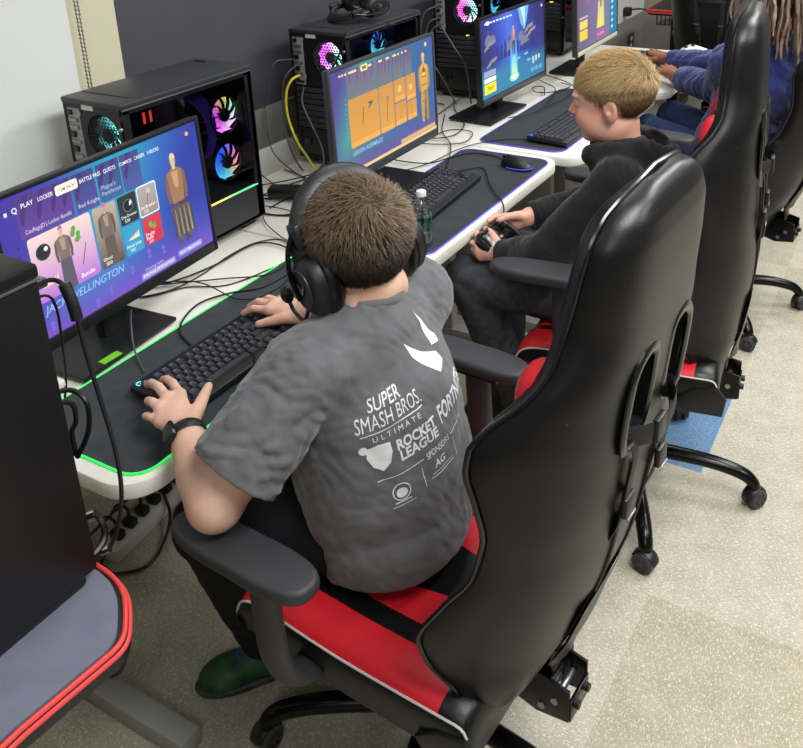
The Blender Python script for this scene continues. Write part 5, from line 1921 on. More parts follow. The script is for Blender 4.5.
c1 = chair('black and red gaming chair in front, the grey-shirted child with headphones sits in it', 0.365, 1.10, math.radians(-4), math.radians(-150 - 180 + 4), lift=0.0, arm_z=0.71, off=-0.285, slope=0.262, curl=0.20)
c2 = chair('black gaming chair behind the fair-haired child in the black hoodie', 0.447, 2.06, math.radians(7), math.radians(8 - 180 - 7), lift=0.055, af=0.02, arm_z=0.805, off=-0.262, slope=0.06, curl=0.12)
c3 = chair('black gaming chair of the blue-sleeved person, cut off by the right edge', 0.40, 3.20, math.radians(-6), math.radians(20 - 180 + 6), lift=0.055, arm_z=0.79, off=-0.285, slope=0.34, curl=0.1)
c4 = chair('empty black gaming chair turned to the far red-edged desk', 0.06, 5.05, math.radians(-98), 0.4, lift=0.02, arm_z=0.70)
# ---------------------------------------------------------------- people
def frame(fwd, up=(0, 0, 1)):
    f = nrm(fwd)
    l = nrm(np.cross(up, f))
    u = np.cross(f, l)
    return np.array([f, l, u])          # rows: forward, left, up


def head_sdf(S, c, B, k=1.0, look=None):
    """skull, face, ears and neck root; c = centre between the ears, B rows = forward/left/up"""
    def P(x, y, z):
        return c + (B[0] * x + B[1] * y + B[2] * z) * k

    def E(x, y, z, rx, ry, rz, bl=0.012, op='u'):
        S.ell(P(x, y, z), (rx * k, ry * k, rz * k), bl * k, B, op)
    E(-0.012, 0, 0.040, 0.094, 0.073, 0.079)
    E(0.030, 0, 0.005, 0.060, 0.064, 0.070, 0.03)
    E(0.036, 0, -0.045, 0.050, 0.050, 0.058, 0.03)
    E(0.062, 0, -0.088, 0.024, 0.026, 0.018, 0.02)
    for s in (-1, 1):
        E(0.056, s * 0.036, -0.034, 0.030, 0.026, 0.028, 0.025)
        E(0.010, s * 0.046, -0.060, 0.042, 0.016, 0.026, 0.03)
        E(0.083, s * 0.031, 0.012, 0.014, 0.017, 0.012, 0.014, 's')
        E(0.074, s * 0.031, 0.007, 0.016, 0.0175, 0.0125, 0.004)
        E(0.078, s * 0.030, 0.028, 0.016, 0.024, 0.007, 0.014)
    S.chain([P(0.086, 0, 0.012), P(0.100, 0, -0.012), P(0.106, 0, -0.024)], [0.008 * k, 0.009 * k, 0.0105 * k], 0.012 * k)
    for s in (-1, 1):
        E(0.094, s * 0.011, -0.027, 0.010, 0.008, 0.007, 0.006)
    S.chain([P(0.078, 0.021, -0.056), P(0.090, 0.008, -0.051), P(0.091, 0, -0.052), P(0.090, -0.008, -0.051), P(0.078, -0.021, -0.056)], [0.004 * k, 0.0058 * k, 0.006 * k, 0.0058 * k, 0.004 * k], 0.006 * k)
    S.chain([P(0.078, 0.020, -0.060), P(0.087, 0.007, -0.064), P(0.087, -0.007, -0.064), P(0.078, -0.020, -0.060)], [0.004 * k, 0.0065 * k, 0.0065 * k, 0.004 * k], 0.006 * k)
    S.chain([P(0.090, 0.018, -0.0575), P(0.0965, 0, -0.0575), P(0.090, -0.018, -0.0575)], 0.0018 * k, 0.003 * k, op='s')
    for s in (-1, 1):
        a = math.radians(16)
        R = np.array([B[0] * math.cos(a) - B[1] * s * math.sin(a), B[1] * math.cos(a) + B[0] * s * math.sin(a), B[2]])
        S.ell(P(-0.012, s * 0.076, -0.006), (0.019 * k, 0.0075 * k, 0.031 * k), 0.010 * k, R)
        S.ell(P(-0.009, s * 0.085, -0.001), (0.011 * k, 0.006 * k, 0.019 * k), 0.004 * k, R, 's')
        S.ell(P(-0.006, s * 0.079, -0.012), (0.006 * k, 0.007 * k, 0.007 * k), 0.004 * k, R)


def eyes(parent, c, B, k=1.0, brow=None):
    for s in (-1, 1):
        e = MB()
        p = c + (B[0] * 0.0775 + B[1] * s * 0.031 + B[2] * 0.006) * k
        T = Matrix(((B[0][0], B[1][0], B[2][0], p[0]), (B[0][1], B[1][1], B[2][1], p[1]), (B[0][2], B[1][2], B[2][2], p[2]), (0, 0, 0, 1)))
        e.ell((0, 0, 0), (0.0135 * k, 0.0115 * k, 0.0085 * k), 16, T=T)
        o = e.build('eye', M['eye_white'], parent, world=True)
        i = MB().ell((0.0105 * k, 0, 0.0), (0.0035 * k, 0.0052 * k, 0.0052 * k), 12, T=T)
        i.build('iris', M['iris'], o, world=True)
        if brow:
            b = MB().tube([tuple(c + (B[0] * (0.086 - 0.012 * t * t) + B[1] * s * (0.016 + 0.03 * t) + B[2] * (0.028 + 0.006 * math.sin(t * 2.4))) * k) for t in (0, .25, .5, .75, 1)], 0.0026 * k, 6, sx=1.4)
            b.build('eyebrow', brow, parent, world=True)


def hair(parent, c, B, k, n, length, top, side, region, flow, lift, thick=0.0011, seed=3, cap=0.004, curl=0.0, name='hair'):
    """cap plus individual strands; all positions in world space"""
    rg = np.random.default_rng(seed)
    mb = MB()
    cols = []
    sk = [((-0.012, 0, 0.040), (0.094, 0.073, 0.079)), ((0.030, 0, 0.005), (0.060, 0.064, 0.070)), ((0.036, 0, -0.045), (0.050, 0.050, 0.058))]

    def surf(d):
        # ray from the skull centre outwards against the head ellipsoids, in head axes
        best = 0
        o = np.array([-0.012, 0, 0.02])
        for cc, r in sk:
            cc, r = np.array(cc), np.array(r)
            q = (o - cc) / r
            v = d / r
            a, b_, e = v @ v, 2 * q @ v, q @ q - 1
            D = b_ * b_ - 4 * a * e
            if D > 0:
                best = max(best, (-b_ + math.sqrt(D)) / (2 * a))
        return o + d * best
    # cap
    nu, nv = 64, 40
    grid = {}
    for j in range(nv + 1):
        th = PI * j / nv
        for i in range(nu):
            ph = 2 * PI * i / nu
            d = np.array([math.sin(th) * math.cos(ph), math.sin(th) * math.sin(ph), math.cos(th)])
            p = surf(d)
            if region(p, d) > 0:
                h = cap * min(1, region(p, d) * 8)
                grid[(j, i)] = p + d * (h + 0.0004)
    ids = {}
    for kk, p in grid.items():
        ids[kk] = len(mb.v)
        mb.v.append(tuple(c + (B.T @ p) * k))
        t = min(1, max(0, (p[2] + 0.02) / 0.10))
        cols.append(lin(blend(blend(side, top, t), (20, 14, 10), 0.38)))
    for j in range(nv):
        for i in range(nu):
            q = [(j, i), (j + 1, i), (j + 1, (i + 1) % nu), (j, (i + 1) % nu)]
            if all(x in ids for x in q):
                mb.f.append(tuple(ids[x] for x in q))
                mb.m.append(0)
    cnt = 0
    while cnt < n:
        d = nrm(rg.normal(size=3))
        p = surf(d)
        rv = region(p, d)
        if rv <= 0:
            continue
        L, cl = length(p, d, rg)
        f = flow(p, d, rg) + rg.normal(size=3) * 0.12
        f = f - d * (f @ d)
        f = f / (np.linalg.norm(f) + 1e-6)
        up = lift(p, d, rg)
        pts = []
        q = p + d * cap * 0.4
        dr = nrm(f * (1 - up) + d * up)
        ns = 5
        w = nrm(np.cross(dr, d) + rg.normal(size=3) * 0.1)
        for s in range(ns):
            pts.append(q.copy())
            q = q + dr * L / (ns - 1)
            dr = nrm(dr + f * 0.22 + np.array([0, 0, -1]) * 0.10 * cl + rg.normal(size=3) * 0.06)
            # stay outside the skull
            dd = nrm(q - np.array([-0.012, 0, 0.02]))
            sp = surf(dd)
            if np.linalg.norm(q - np.array([-0.012, 0, 0.02])) < np.linalg.norm(sp - np.array([-0.012, 0, 0.02])) + cap * 0.8:
                q = sp + dd * cap * (0.8 + 0.6 * rg.random())
        b = len(mb.v)
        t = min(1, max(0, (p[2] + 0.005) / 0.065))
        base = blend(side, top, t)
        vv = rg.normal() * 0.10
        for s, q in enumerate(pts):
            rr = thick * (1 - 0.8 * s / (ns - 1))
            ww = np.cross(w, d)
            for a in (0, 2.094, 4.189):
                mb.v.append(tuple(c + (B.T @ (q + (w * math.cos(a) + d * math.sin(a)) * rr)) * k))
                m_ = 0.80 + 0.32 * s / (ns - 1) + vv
                cols.append(lin(tuple(min(255, x * m_) for x in base)))
        for s in range(ns - 1):
            for a in range(3):
                e = b + s * 3 + a
                g = b + s * 3 + (a + 1) % 3
                mb.f.append((e, g, g + 3, e + 3))
                mb.m.append(0)
        cnt += 1
    return mb.build(name, M['hair'], parent, world=True, colors=cols, angle=180)


def arm(S, sh, el, wr, r, k=0.012):
    sh, el, wr = map(np.array, (sh, el, wr))
    S.chain([sh, sh * 0.5 + el * 0.5, el], [r * 1.12, r * 1.02, r * 0.92], k)
    m = el * 0.62 + wr * 0.38
    S.chain([el, m, wr], [r * 0.92, r * 0.94, r * 0.62], k)


def hand(S, wr, kn, tips, thumb, r=0.0078, palm_r=0.015):
    """kn/tips: four knuckles and finger tips (index first); thumb: base, joint, tip"""
    wr = np.array(wr, float)
    kn = [np.array(p, float) for p in kn]
    for p in kn:
        S.chain([wr * 0.8 + p * 0.2, wr * 0.45 + p * 0.55, p], [palm_r, palm_r * 0.95, r * 1.3], 0.012)
    for i in range(3):
        S.chain([kn[i], kn[i + 1]], [r * 1.2, r * 1.15], 0.008)
    fr = (1.0, 1.05, 1.0, 0.88)
    for i, (p, path) in enumerate(zip(kn, tips)):
        pts = [p] + [np.array(q, float) for q in path]
        n = len(pts)
        S.chain(pts, [r * fr[i] * (1.1 - 0.22 * j / (n - 1)) for j in range(n)], 0.0035)
    tb = [np.array(q, float) for q in thumb]
    S.chain([wr * 0.6 + tb[0] * 0.4] + tb, [palm_r, r * 1.5, r * 1.2, r * 0.95], 0.006)


def V(*a):
    return np.array(a, float)


# ---- child in the grey shirt (front chair)
p1 = thing('person', 'child in a printed grey T-shirt wearing black headphones, one hand on the keyboard', 'person', (0.24, 1.06, 0.0))
a1 = math.radians(12)
F1 = V(-math.cos(a1), math.sin(a1), 0)
B1 = frame(F1)
L1 = B1[1]
pel, bel, che, upp, nek = V(0.275, 1.11, 0.575), V(0.274, 1.105, 0.66), V(0.265, 1.10, 0.79), V(0.252, 1.105, 0.928), V(0.245, 1.11, 0.997)
ah = math.radians(22)
H1 = V(0.238, 1.112, 1.070)
HB1 = frame(V(-math.cos(ah), math.sin(ah), -0.26), (0.0, -0.10, 1.0))
HK1 = 1.1
SL1, EL1, WL1 = upp + L1 * 0.150 + V(0, 0, 0.0), V(0.158, 0.790, 0.757), V(0.026, 0.868, 0.792)
SR1, ER1, WR1 = upp - L1 * 0.150 + V(-0.02, 0, 0.01), V(0.06, 1.345, 0.805), V(-0.05, 1.30, 0.795)
S = SDF((-0.26, 0.70, 0.50), (0.46, 1.52, 1.22), 0.0031)
S.chain([pel, bel, che, upp], [0.135, 0.14, 0.13, 0.085], 0.03, B1, (0.78, 1.0, 1.0))
S.chain([upp - V(0, 0, 0.02), nek, H1 + HB1[2] * -0.05 - HB1[0] * 0.015], [0.06, 0.052, 0.05], 0.03)
S.chain([SL1, upp, SR1], [0.05, 0.055, 0.05], 0.03)
arm(S, SL1, EL1, WL1, 0.047)
arm(S, SR1, ER1, WR1, 0.047)
hand(S, (0.012, 0.878, 0.792), [(-0.060, 0.940, 0.802), (-0.068, 0.917, 0.806), (-0.057, 0.890, 0.803), (-0.036, 0.868, 0.798)],
     [[(-0.095, 0.957, 0.806), (-0.125, 0.970, 0.798), (-0.145, 0.978, 0.787)], [(-0.105, 0.932, 0.810), (-0.138, 0.944, 0.801), (-0.158, 0.951, 0.788)],
      [(-0.083, 0.896, 0.806), (-0.103, 0.903, 0.798), (-0.110, 0.910, 0.788)], [(-0.058, 0.868, 0.799), (-0.079, 0.873, 0.792), (-0.086, 0.884, 0.785)]],
     [(-0.012, 0.936, 0.792), (-0.032, 0.972, 0.792), (-0.047, 0.998, 0.790)], 0.0083, 0.0165)
hand(S, (-0.05, 1.295, 0.79), [(-0.12, 1.262, 0.803), (-0.123, 1.282, 0.806), (-0.12, 1.302, 0.803), (-0.11, 1.322, 0.797)],
     [[(-0.155, 1.252, 0.803), (-0.18, 1.247, 0.788)], [(-0.162, 1.277, 0.806), (-0.188, 1.275, 0.788)], [(-0.157, 1.304, 0.803), (-0.18, 1.306, 0.788)], [(-0.14, 1.33, 0.797), (-0.158, 1.334, 0.786)]],
     [(-0.08, 1.262, 0.793), (-0.105, 1.238, 0.79), (-0.12, 1.225, 0.787)], 0.0082, 0.016)
head_sdf(S, H1, HB1, HK1)
b1 = S.mesh(MB()).build('body', M['skin'], p1, world=True, angle=180)
eyes(p1, H1, HB1, HK1, M['leather'])


def reg_short(p, d):
    # hairline: forehead, above the ears, nape
    x, y, z = p
    if x > 0.045:
        return z - 0.062
    if x > -0.02:
        return z - (0.012 + 0.05 * max(0, (x - 0.0) / 0.045))
    return z + 0.070 + 0.02 * min(0, 0.03 - abs(y)) / 0.03


crown1 = V(-0.072, -0.012, 0.085)


def flow_short(p, d, rg):
    r = p - crown1
    r = r / (np.linalg.norm(r) + 1e-5)
    sw = np.cross(d, r)
    if np.linalg.norm(p - crown1) < 0.022:
        return rg.normal(size=3)
    return r + 0.5 * sw + V(0, 0, -0.25)


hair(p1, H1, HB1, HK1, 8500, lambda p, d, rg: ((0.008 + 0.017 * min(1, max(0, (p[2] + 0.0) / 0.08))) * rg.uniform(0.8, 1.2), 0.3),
     (116, 97, 74), (48, 38, 30), reg_short, flow_short, lambda p, d, rg: 0.50 + rg.normal() * 0.08, 0.0010, 5, 0.005)  # dark sides: short fade plus shade painted into the strand colour

# T-shirt
def shirt_box():
    return SDF((-0.02, 0.70, 0.46), (0.56, 1.48, 1.06), 0.0034)


S = shirt_box()
S.chain([pel + V(0.012, -0.01, -0.02), pel + V(0, 0, 0.02), bel, che, upp - V(0, 0, 0.01)], [0.162, 0.170, 0.172, 0.160, 0.090], 0.03, B1, (0.84, 1.0, 1.0))
S.chain([che + F1 * 0.03, bel + F1 * 0.05], [0.120, 0.135], 0.04)
S.chain([SL1 - V(0, 0, .006), upp + V(0, 0, 0.002), SR1 - V(0, 0, .006)], [0.060, 0.072, 0.060], 0.05)
S.chain([nek - V(0, 0, 0.04), nek - V(0, 0, 0.0)], [0.082, 0.064], 0.03)
S.cut(nrm(nek - upp) * 1.0 + V(-0.1, 0, 0.2), nek + V(0.0, 0, 0.016), nek - V(.12, .12, .05), nek + V(.12, .12, .12))
S.chain([nek - V(0, 0, 0.03), nek + V(0, 0, 0.05)], [0.050, 0.060], 0.006, op='s')
cl = 0.77
for sh, el in ((SL1, EL1), (SR1, ER1)):
    hem = sh * (1 - cl) + el * cl
    n_ = nrm(el - sh)
    Q = shirt_box()
    Q.chain([sh, sh * 0.5 + hem * 0.5, hem + (hem - sh) * 0.3], [0.062, 0.069, 0.077], 0.02)
    Q.wrinkle(0.0042, 34, 14, (1, 1, 1), 9)
    Q.wrinkle(0.0034, 58, 15, (1, 1, 1), 8)
    Q.cut(n_, hem)
    R_ = shirt_box()
    R_.chain([hem - n_ * 0.016, hem - n_ * 0.010], [0.0, 0.0], 0.001)
    Q.chain([hem - n_ * 0.03, hem + n_ * 0.05], [0.054, 0.068], 0.004, op='s')
    S.join(Q, 0.022)
S.wrinkle(0.0042, 27, 11, (1, 1, 0.9), 9)
S.wrinkle(0.0013, 80, 12, (1, 1, 1), 8)
S.cut((0, 0, -1), (0, 0, 0.505))
sm = S.mesh(MB())
shirt = sm.build('t_shirt', M['shirt'], p1, world=True, angle=180)
bvh1 = BVHTree.FromPolygons([Vector(v) for v in sm.v], sm.f)
# ribbed collar round the neck, stitched sleeve hem
na = nrm(H1 + HB1[2] * -0.05 - nek)
cb = frame(F1, na)
cu = nrm(cb[2])
ring = []
for i in range(36):
    t_ = 2 * PI * i / 36
    ring.append(tuple(nek + cb[0] * (0.064 * math.cos(t_) - 0.004) + cb[1] * 0.066 * math.sin(t_) + cu * (0.004 - 0.010 * math.cos(t_))))
MB().tube(ring, 0.0095, 10, sx=1.0, sy=0.55, up=tuple(cu), closed=True).build('collar', M['shirt'], shirt, world=True)


PROT = math.radians(9)


def on_shirt(u, v, ax0=V(0.265, 1.10), rad=0.165, spin=0.0, off=0.0012, tilt=0.0):
    """u = arc metres to the right of the spine seen from behind, v = height"""
    u, v = u * 1.16, 0.785 + (v - 0.785) * 1.08
    cr, sr = math.cos(PROT), math.sin(PROT)
    u, v = u * cr - (v - 0.785) * sr, 0.785 + u * sr + (v - 0.785) * cr
    back = math.atan2(-F1[1], -F1[0]) + spin
    a = back + u / rad
    d = Vector((math.cos(a), math.sin(a), 0))
    zz = v
    o = Vector((ax0[0], ax0[1], zz)) + d * 0.5
    hit = bvh1.ray_cast(o, -d)
    if hit[0] is None:
        return tuple(o - d * 0.33)
    return tuple(hit[0] + d * off)


PR = MB()


def print_shape(vs2, fs, cx, cy, k, rot=0.0, sub=True):
    ca, sa = math.cos(rot), math.sin(rot)
    bm = bmesh.new()
    vv = [bm.verts.new((v[0] * k, v[1] * k, 0)) for v in vs2]
    for f in fs:
        try:
            bm.faces.new([vv[i] for i in f])
        except ValueError:
            pass
    bmesh.ops.triangulate(bm, faces=bm.faces)
    for _ in range(4):
        le = [e for e in bm.edges if e.calc_length() > 0.006]
        if not le:
            break
        bmesh.ops.subdivide_edges(bm, edges=le, cuts=1)
        bmesh.ops.triangulate(bm, faces=bm.faces)
    for v in bm.verts:
        x, y = v.co.x * ca - v.co.y * sa + cx, v.co.x * sa + v.co.y * ca + cy
        v.co = Vector(on_shirt(x, y))
    PR.addbm(bm)


def print_text(s, x, y, h, w=None, rot=0.0, shear=0.0, off=0.0, space=1.0):
    vs, fs, tw = text2d(s, shear, off, space)
    if w:
        vs = [(v[0] * w / (tw * h), v[1]) for v in vs]
    print_shape(vs, fs, x, y, h, rot)


def poly_print(pts, cx=0, cy=0, k=1.0, rot=0.0):
    print_shape(pts, [tuple(range(len(pts)))], cx, cy, k, rot)


def ring_print(x, y, r0, r1, n=24, sy=1.0):
    vs = [(x + r0 * math.cos(2 * PI * i / n), y + sy * r0 * math.sin(2 * PI * i / n)) for i in range(n)] + [(x + r1 * math.cos(2 * PI * i / n), y + sy * r1 * math.sin(2 * PI * i / n)) for i in range(n)]
    print_shape(vs, [(i, (i + 1) % n, n + (i + 1) % n, n + i) for i in range(n)], 0, 0, 1)


def bar(x0, y0, x1, y1, t):
    d = nrm(V(x1 - x0, y1 - y0))
    p = V(-d[1], d[0]) * t / 2
    poly_print([(x0 - p[0], y0 - p[1]), (x1 - p[0], y1 - p[1]), (x1 + p[0], y1 + p[1]), (x0 + p[0], y0 + p[1])])


U0, V0 = 0.0, 0.0
def build_print(dx=0.0, dy=0.0):
    X = lambda v: v + dx
    Y = lambda v: v + dy
    # top left: serif-like title in three lines
    print_text('SUPER', X(-0.098), Y(0.842), 0.019, 0.066, off=0.012)
    print_text('SMASH BROS.', X(-0.122), Y(0.815), 0.023, 0.130)
    bar(X(-0.116), Y(0.809), X(0.006), Y(0.809), 0.0016)
    print_text('ULTIMATE', X(-0.098), Y(0.795), 0.0085, 0.092, space=1.6)
    # top right: two angular strokes
    vk = lambda pts: poly_print([(X(0.030 + (p[0] - 0.022) * 1.2), Y(0.822 + (p[1] - 0.822) * 1.25)) for p in pts])
    vk([(0.022, 0.879), (0.030, 0.858), (0.066, 0.822), (0.098, 0.822), (0.098, 0.834), (0.062, 0.852)])
    vk([(0.100, 0.842), (0.122, 0.836), (0.126, 0.845), (0.110, 0.890)])
    # shield and block title
    sh = [(0, 0.024), (0.020, 0.027), (0.040, 0.024), (0.041, 0.008), (0.034, -0.010), (0.020, -0.020), (0.006, -0.010), (-0.001, 0.008)]
    poly_print([(X(-0.112) + p[0], Y(0.762) + p[1]) for p in sh])
    poly_print([(X(-0.116) + 0.007 * math.cos(t), Y(0.785) + 0.007 * math.sin(t)) for t in [i * PI / 6 for i in range(12)]])
    print_text('ROCKET', X(-0.062), Y(0.766), 0.017, 0.082, off=0.05)
    print_text('LEAGUE', X(-0.060), Y(0.746), 0.017, 0.080, off=0.05)
    print_text('FORTNITE', X(0.034), Y(0.757), 0.030, 0.110, off=0.035)
    # sponsors row
    print_text('SPONSORS', X(-0.016), Y(0.722), 0.0105, 0.056)
    bar(X(-0.105), Y(0.727), X(-0.022), Y(0.727), 0.0014)
    bar(X(0.046), Y(0.727), X(0.12), Y(0.727), 0.0014)
    ring_print(X(-0.072), Y(0.697), 0.0135, 0.0155)
    poly_print([(X(-0.072) + 0.0095 * math.cos(t), Y(0.695) + 0.0085 * math.sin(t)) for t in [i * PI / 7 for i in range(14)]])
    bar(X(-0.086), Y(0.680), X(-0.058), Y(0.680), 0.002)
    bar(X(-0.092), Y(0.674), X(-0.052), Y(0.674), 0.001)
    bar(X(-0.030), Y(0.680), X(-0.030), Y(0.715), 0.0012)
    print_text('AG', X(-0.006), Y(0.699), 0.013, 0.026, shear=0.2, off=0.02)
    bar(X(-0.014), Y(0.692), X(0.036), Y(0.692), 0.0012)
    bar(X(-0.016), Y(0.686), X(0.038), Y(0.686), 0.002)
    bar(X(0.050), Y(0.680), X(0.050), Y(0.718), 0.0012)


build_print(-0.012, 0.035)
PR.build('shirt_print', M['print'], shirt, world=True, angle=180)

# trousers and shoes
S = SDF((-0.24, 0.74, 0.03), (0.48, 1.36, 0.72), 0.005)
hipL, hipR = pel + L1 * 0.085 - V(0, 0, 0.035), pel - L1 * 0.085 - V(0, 0, 0.035)
knL, anL = V(-0.01, 0.915, 0.545), V(-0.06, 1.065, 0.10)
knR, anR = V(-0.04, 1.24, 0.545), V(0.06, 1.16, 0.10)
S.chain([pel + V(0.0, 0, -0.02), pel + V(0, 0, 0.03)], [0.125, 0.12], 0.03, B1, (0.8, 1.0, 1.0))
for hp_, kn_, an_ in ((hipL, knL, anL), (hipR, knR, anR)):
    S.chain([hp_, hp_ * 0.5 + kn_ * 0.5, kn_], [0.075, 0.072, 0.062], 0.03)
    S.chain([kn_, kn_ * 0.55 + an_ * 0.45, an_], [0.06, 0.058, 0.05], 0.02)
S.wrinkle(0.003, 40, 21, (1, 1, 1.4), 10)
S.cut((0, 0, 1), (0, 0, 0.66))
S.cut((0, 0, -1), (0, 0, 0.075))
S.mesh(MB()).build('trousers', M['trousers'], p1, world=True, angle=180)


def shoe(parent, an, fwd, mats):
    B = frame(V(fwd[0], fwd[1], 0))

    def P(x, y, z):
        return V(an[0], an[1], 0) + B[0] * x + B[1] * y + V(0, 0, z)
    lo, hi = P(0, 0, 0) - 0.2, P(0, 0, 0) + 0.2
    lo[2], hi[2] = -0.01, 0.16
    S = SDF(lo, hi, 0.004)
    S.ell(P(-0.02, 0, 0.045), (0.05, 0.036, 0.05), 0.02, B)
    S.ell(P(0.05, 0, 0.034), (0.075, 0.04, 0.034), 0.03, B)
    S.ell(P(0.105, 0, 0.028), (0.045, 0.04, 0.026), 0.03, B)
    S.chain([P(-0.02, 0, 0.05), P(-0.025, 0, 0.115)], [0.042, 0.044], 0.02)
    S.chain([P(-0.025, 0, 0.09), P(-0.025, 0, 0.14)], [0.034, 0.036], 0.005, op='s')
    S.cut((0, 0, -1), (0, 0, 0.012))
    S.cut((0, 0, 1), (0, 0, 0.118))
    o = S.mesh(MB()).build('shoe', mats[0], parent, world=True, angle=180)
    S = SDF(lo, hi, 0.004)
    S.ell(P(-0.02, 0, 0.02), (0.055, 0.041, 0.05), 0.02, B)
    S.ell(P(0.06, 0, 0.02), (0.10, 0.046, 0.05), 0.03, B)
    S.cut((0, 0, -1), (0, 0, 0.001))
    S.cut((0, 0, 1), (0, 0, 0.020))
    S.mesh(MB()).build('sole', mats[1], o, world=True, angle=180)
    k = MB()
    T = Matrix(((B[0][0], B[1][0], 0, an[0]), (B[0][1], B[1][1], 0, an[1]), (0, 0, 1, 0), (0, 0, 0, 1)))
    for i in range(5):
        x = 0.02 + 0.018 * i
        k.tube([(x, -0.022, 0.068 - 0.35 * x + 0.012), (x + 0.004, 0, 0.083 - 0.28 * x), (x, 0.022, 0.068 - 0.35 * x + 0.012)], 0.0035, 6, T=T)
    k.build('laces', mats[2], o, world=True)
    return o


shoe(p1, anL, (-0.60, -0.80), (M['shoe_green'], M['shoe_dark'], M['shoe_blue']))
shoe(p1, anR, (-0.6, -0.2), (M['shoe_green'], M['shoe_dark'], M['shoe_blue']))

# wristwatch on the left wrist
wv = nrm(V(0.012, 0.878, 0.792) - EL1)
wc = V(0.026, 0.868, 0.792) - wv * 0.004
wt = thing('wristwatch', 'black square wristwatch on the wrist of the hand at the keyboard', 'watch', tuple(wc))
side = nrm(np.cross(wv, V(0, 0, 1)))
upv = np.cross(side, wv)
o = [tuple(wc + (side * math.cos(a) * 0.0325 + upv * math.sin(a) * 0.0325)) for a in [2 * PI * i / 32 for i in range(32)]]
MB().tube(o, 0.010, 8, sx=0.2, sy=1.0, up=tuple(side), closed=True).build('strap', M['rubber'], wt, world=True)
fd_ = nrm(upv * 0.55 - side * 0.83)
fx_ = nrm(np.cross(wv, fd_))
fp = wc + fd_ * 0.036
T = Matrix(((wv[0], fx_[0], fd_[0], fp[0]), (wv[1], fx_[1], fd_[1], fp[1]), (wv[2], fx_[2], fd_[2], fp[2]), (0, 0, 0, 1)))
MB().box(-0.018, 0.018, -0.016, 0.016, -0.006, 0.005, 0.005, T=T).build('watch_case', M['plastic_gloss'], wt, world=True)
MB().box(-0.014, 0.014, -0.012, 0.012, 0.0045, 0.0056, 0.0004, T=T).build('watch_face', M['piping'], wt, world=True)

# headphones on the head
hh = thing('headphones', 'black headset with microphone worn by the child in the grey T-shirt', 'headphones', tuple(H1 + HB1[2] * 0.004 - HB1[0] * 0.004))
R = Matrix((HB1[0], HB1[1], HB1[2])).transposed()
hh.rotation_euler = R.to_euler()
headset_shape(hh, 0.090, 0.044, M['plastic'], mic=True, bh=1.33)
hh.scale = (1.12, 1.12, 1.12)
cable([tuple(H1 + HB1[1] * 0.112 + HB1[2] * -0.075 + HB1[0] * 0.012), tuple(H1 + HB1[1] * 0.112 + HB1[2] * -0.115 + HB1[0] * 0.035), (0.115, 0.985, 0.925), (0.055, 1.02, 0.86), (0.035, 1.06, 0.79), (-0.005, 1.10, 0.757), (-0.03, 1.16, 0.752)],
      0.0022, 'thin black headset cord hanging from the left ear cup of the grey-shirted child')
# ---- fair-haired child in the black hoodie (second chair)
p2 = thing('person', 'fair-haired child in a black hoodie holding a game controller in the lap', 'person', (0.40, 2.07, 0.0))
a2 = math.radians(-8)
F2 = V(-math.cos(a2), math.sin(a2), 0)
B2 = frame(F2)
L2 = B2[1]
pel, bel, che, upp, nek = V(0.44, 2.09, 0.61), V(0.442, 2.09, 0.71), V(0.425, 2.09, 0.84), V(0.402, 2.09, 0.945), V(0.386, 2.08, 1.0)
H2 = V(0.360, 2.072, 1.118)
HB2 = frame(V(-1.0, -0.10, -0.10), (0.0, -0.05, 1))
HK2 = 1.0
SL2, EL2, WL2 = upp + L2 * 0.135, V(0.268, 1.870, 0.748), V(0.120, 1.925, 0.705)
SR2, ER2, WR2 = upp - L2 * 0.135, V(0.275, 2.25, 0.755), V(0.125, 2.09, 0.752)
S = SDF((-0.06, 1.76, 0.56), (0.58, 2.36, 1.32), 0.0032)
S.chain([pel, bel, che, upp], [0.11, 0.105, 0.10, 0.07], 0.03, B2, (0.78, 1.0, 1.0))
S.chain([upp - V(0, 0, 0.02), nek, H2 + HB2[2] * -0.06 - HB2[0] * 0.018], [0.056, 0.046, 0.046], 0.03)
S.chain([SL2, upp, SR2], [0.046, 0.05, 0.046], 0.03)
arm(S, SL2, EL2, WL2, 0.041)
arm(S, SR2, ER2, WR2, 0.041)
PADC = V(0.0630, 1.985, 0.722)
# left hand wraps the near grip, right hand the far grip
hand(S, (0.1180, 1.927, 0.705), [(0.0530, 1.935, 0.728), (0.0480, 1.925, 0.712), (0.0500, 1.921, 0.697), (0.0580, 1.920, 0.684)],
     [[(0.0300, 1.945, 0.735), (0.0260, 1.966, 0.730)], [(0.0240, 1.936, 0.712), (0.0280, 1.960, 0.706)], [(0.0280, 1.932, 0.695), (0.0360, 1.955, 0.692)], [(0.0380, 1.930, 0.680), (0.0480, 1.950, 0.680)]],
     [(0.0860, 1.945, 0.735), (0.0660, 1.957, 0.745), (0.0480, 1.968, 0.746)], 0.0082, 0.0165)
hand(S, (0.1330, 2.085, 0.75), [(0.0660, 2.055, 0.752), (0.0580, 2.058, 0.738), (0.0600, 2.060, 0.722), (0.0680, 2.062, 0.71)],
     [[(0.0380, 2.042, 0.752), (0.0300, 2.022, 0.746)], [(0.0320, 2.045, 0.735), (0.0300, 2.022, 0.728)], [(0.0360, 2.047, 0.718), (0.0400, 2.025, 0.712)], [(0.0480, 2.048, 0.705), (0.0540, 2.03, 0.702)]],
     [(0.1030, 2.05, 0.765), (0.0840, 2.03, 0.764), (0.0680, 2.014, 0.758)], 0.0082, 0.0165)
head_sdf(S, H2, HB2, HK2)
S.mesh(MB()).build('body', M['skin_pale'], p2, world=True, angle=180)
eyes(p2, H2, HB2, HK2, mat('brow_fair', (150, 118, 80), 0.6))


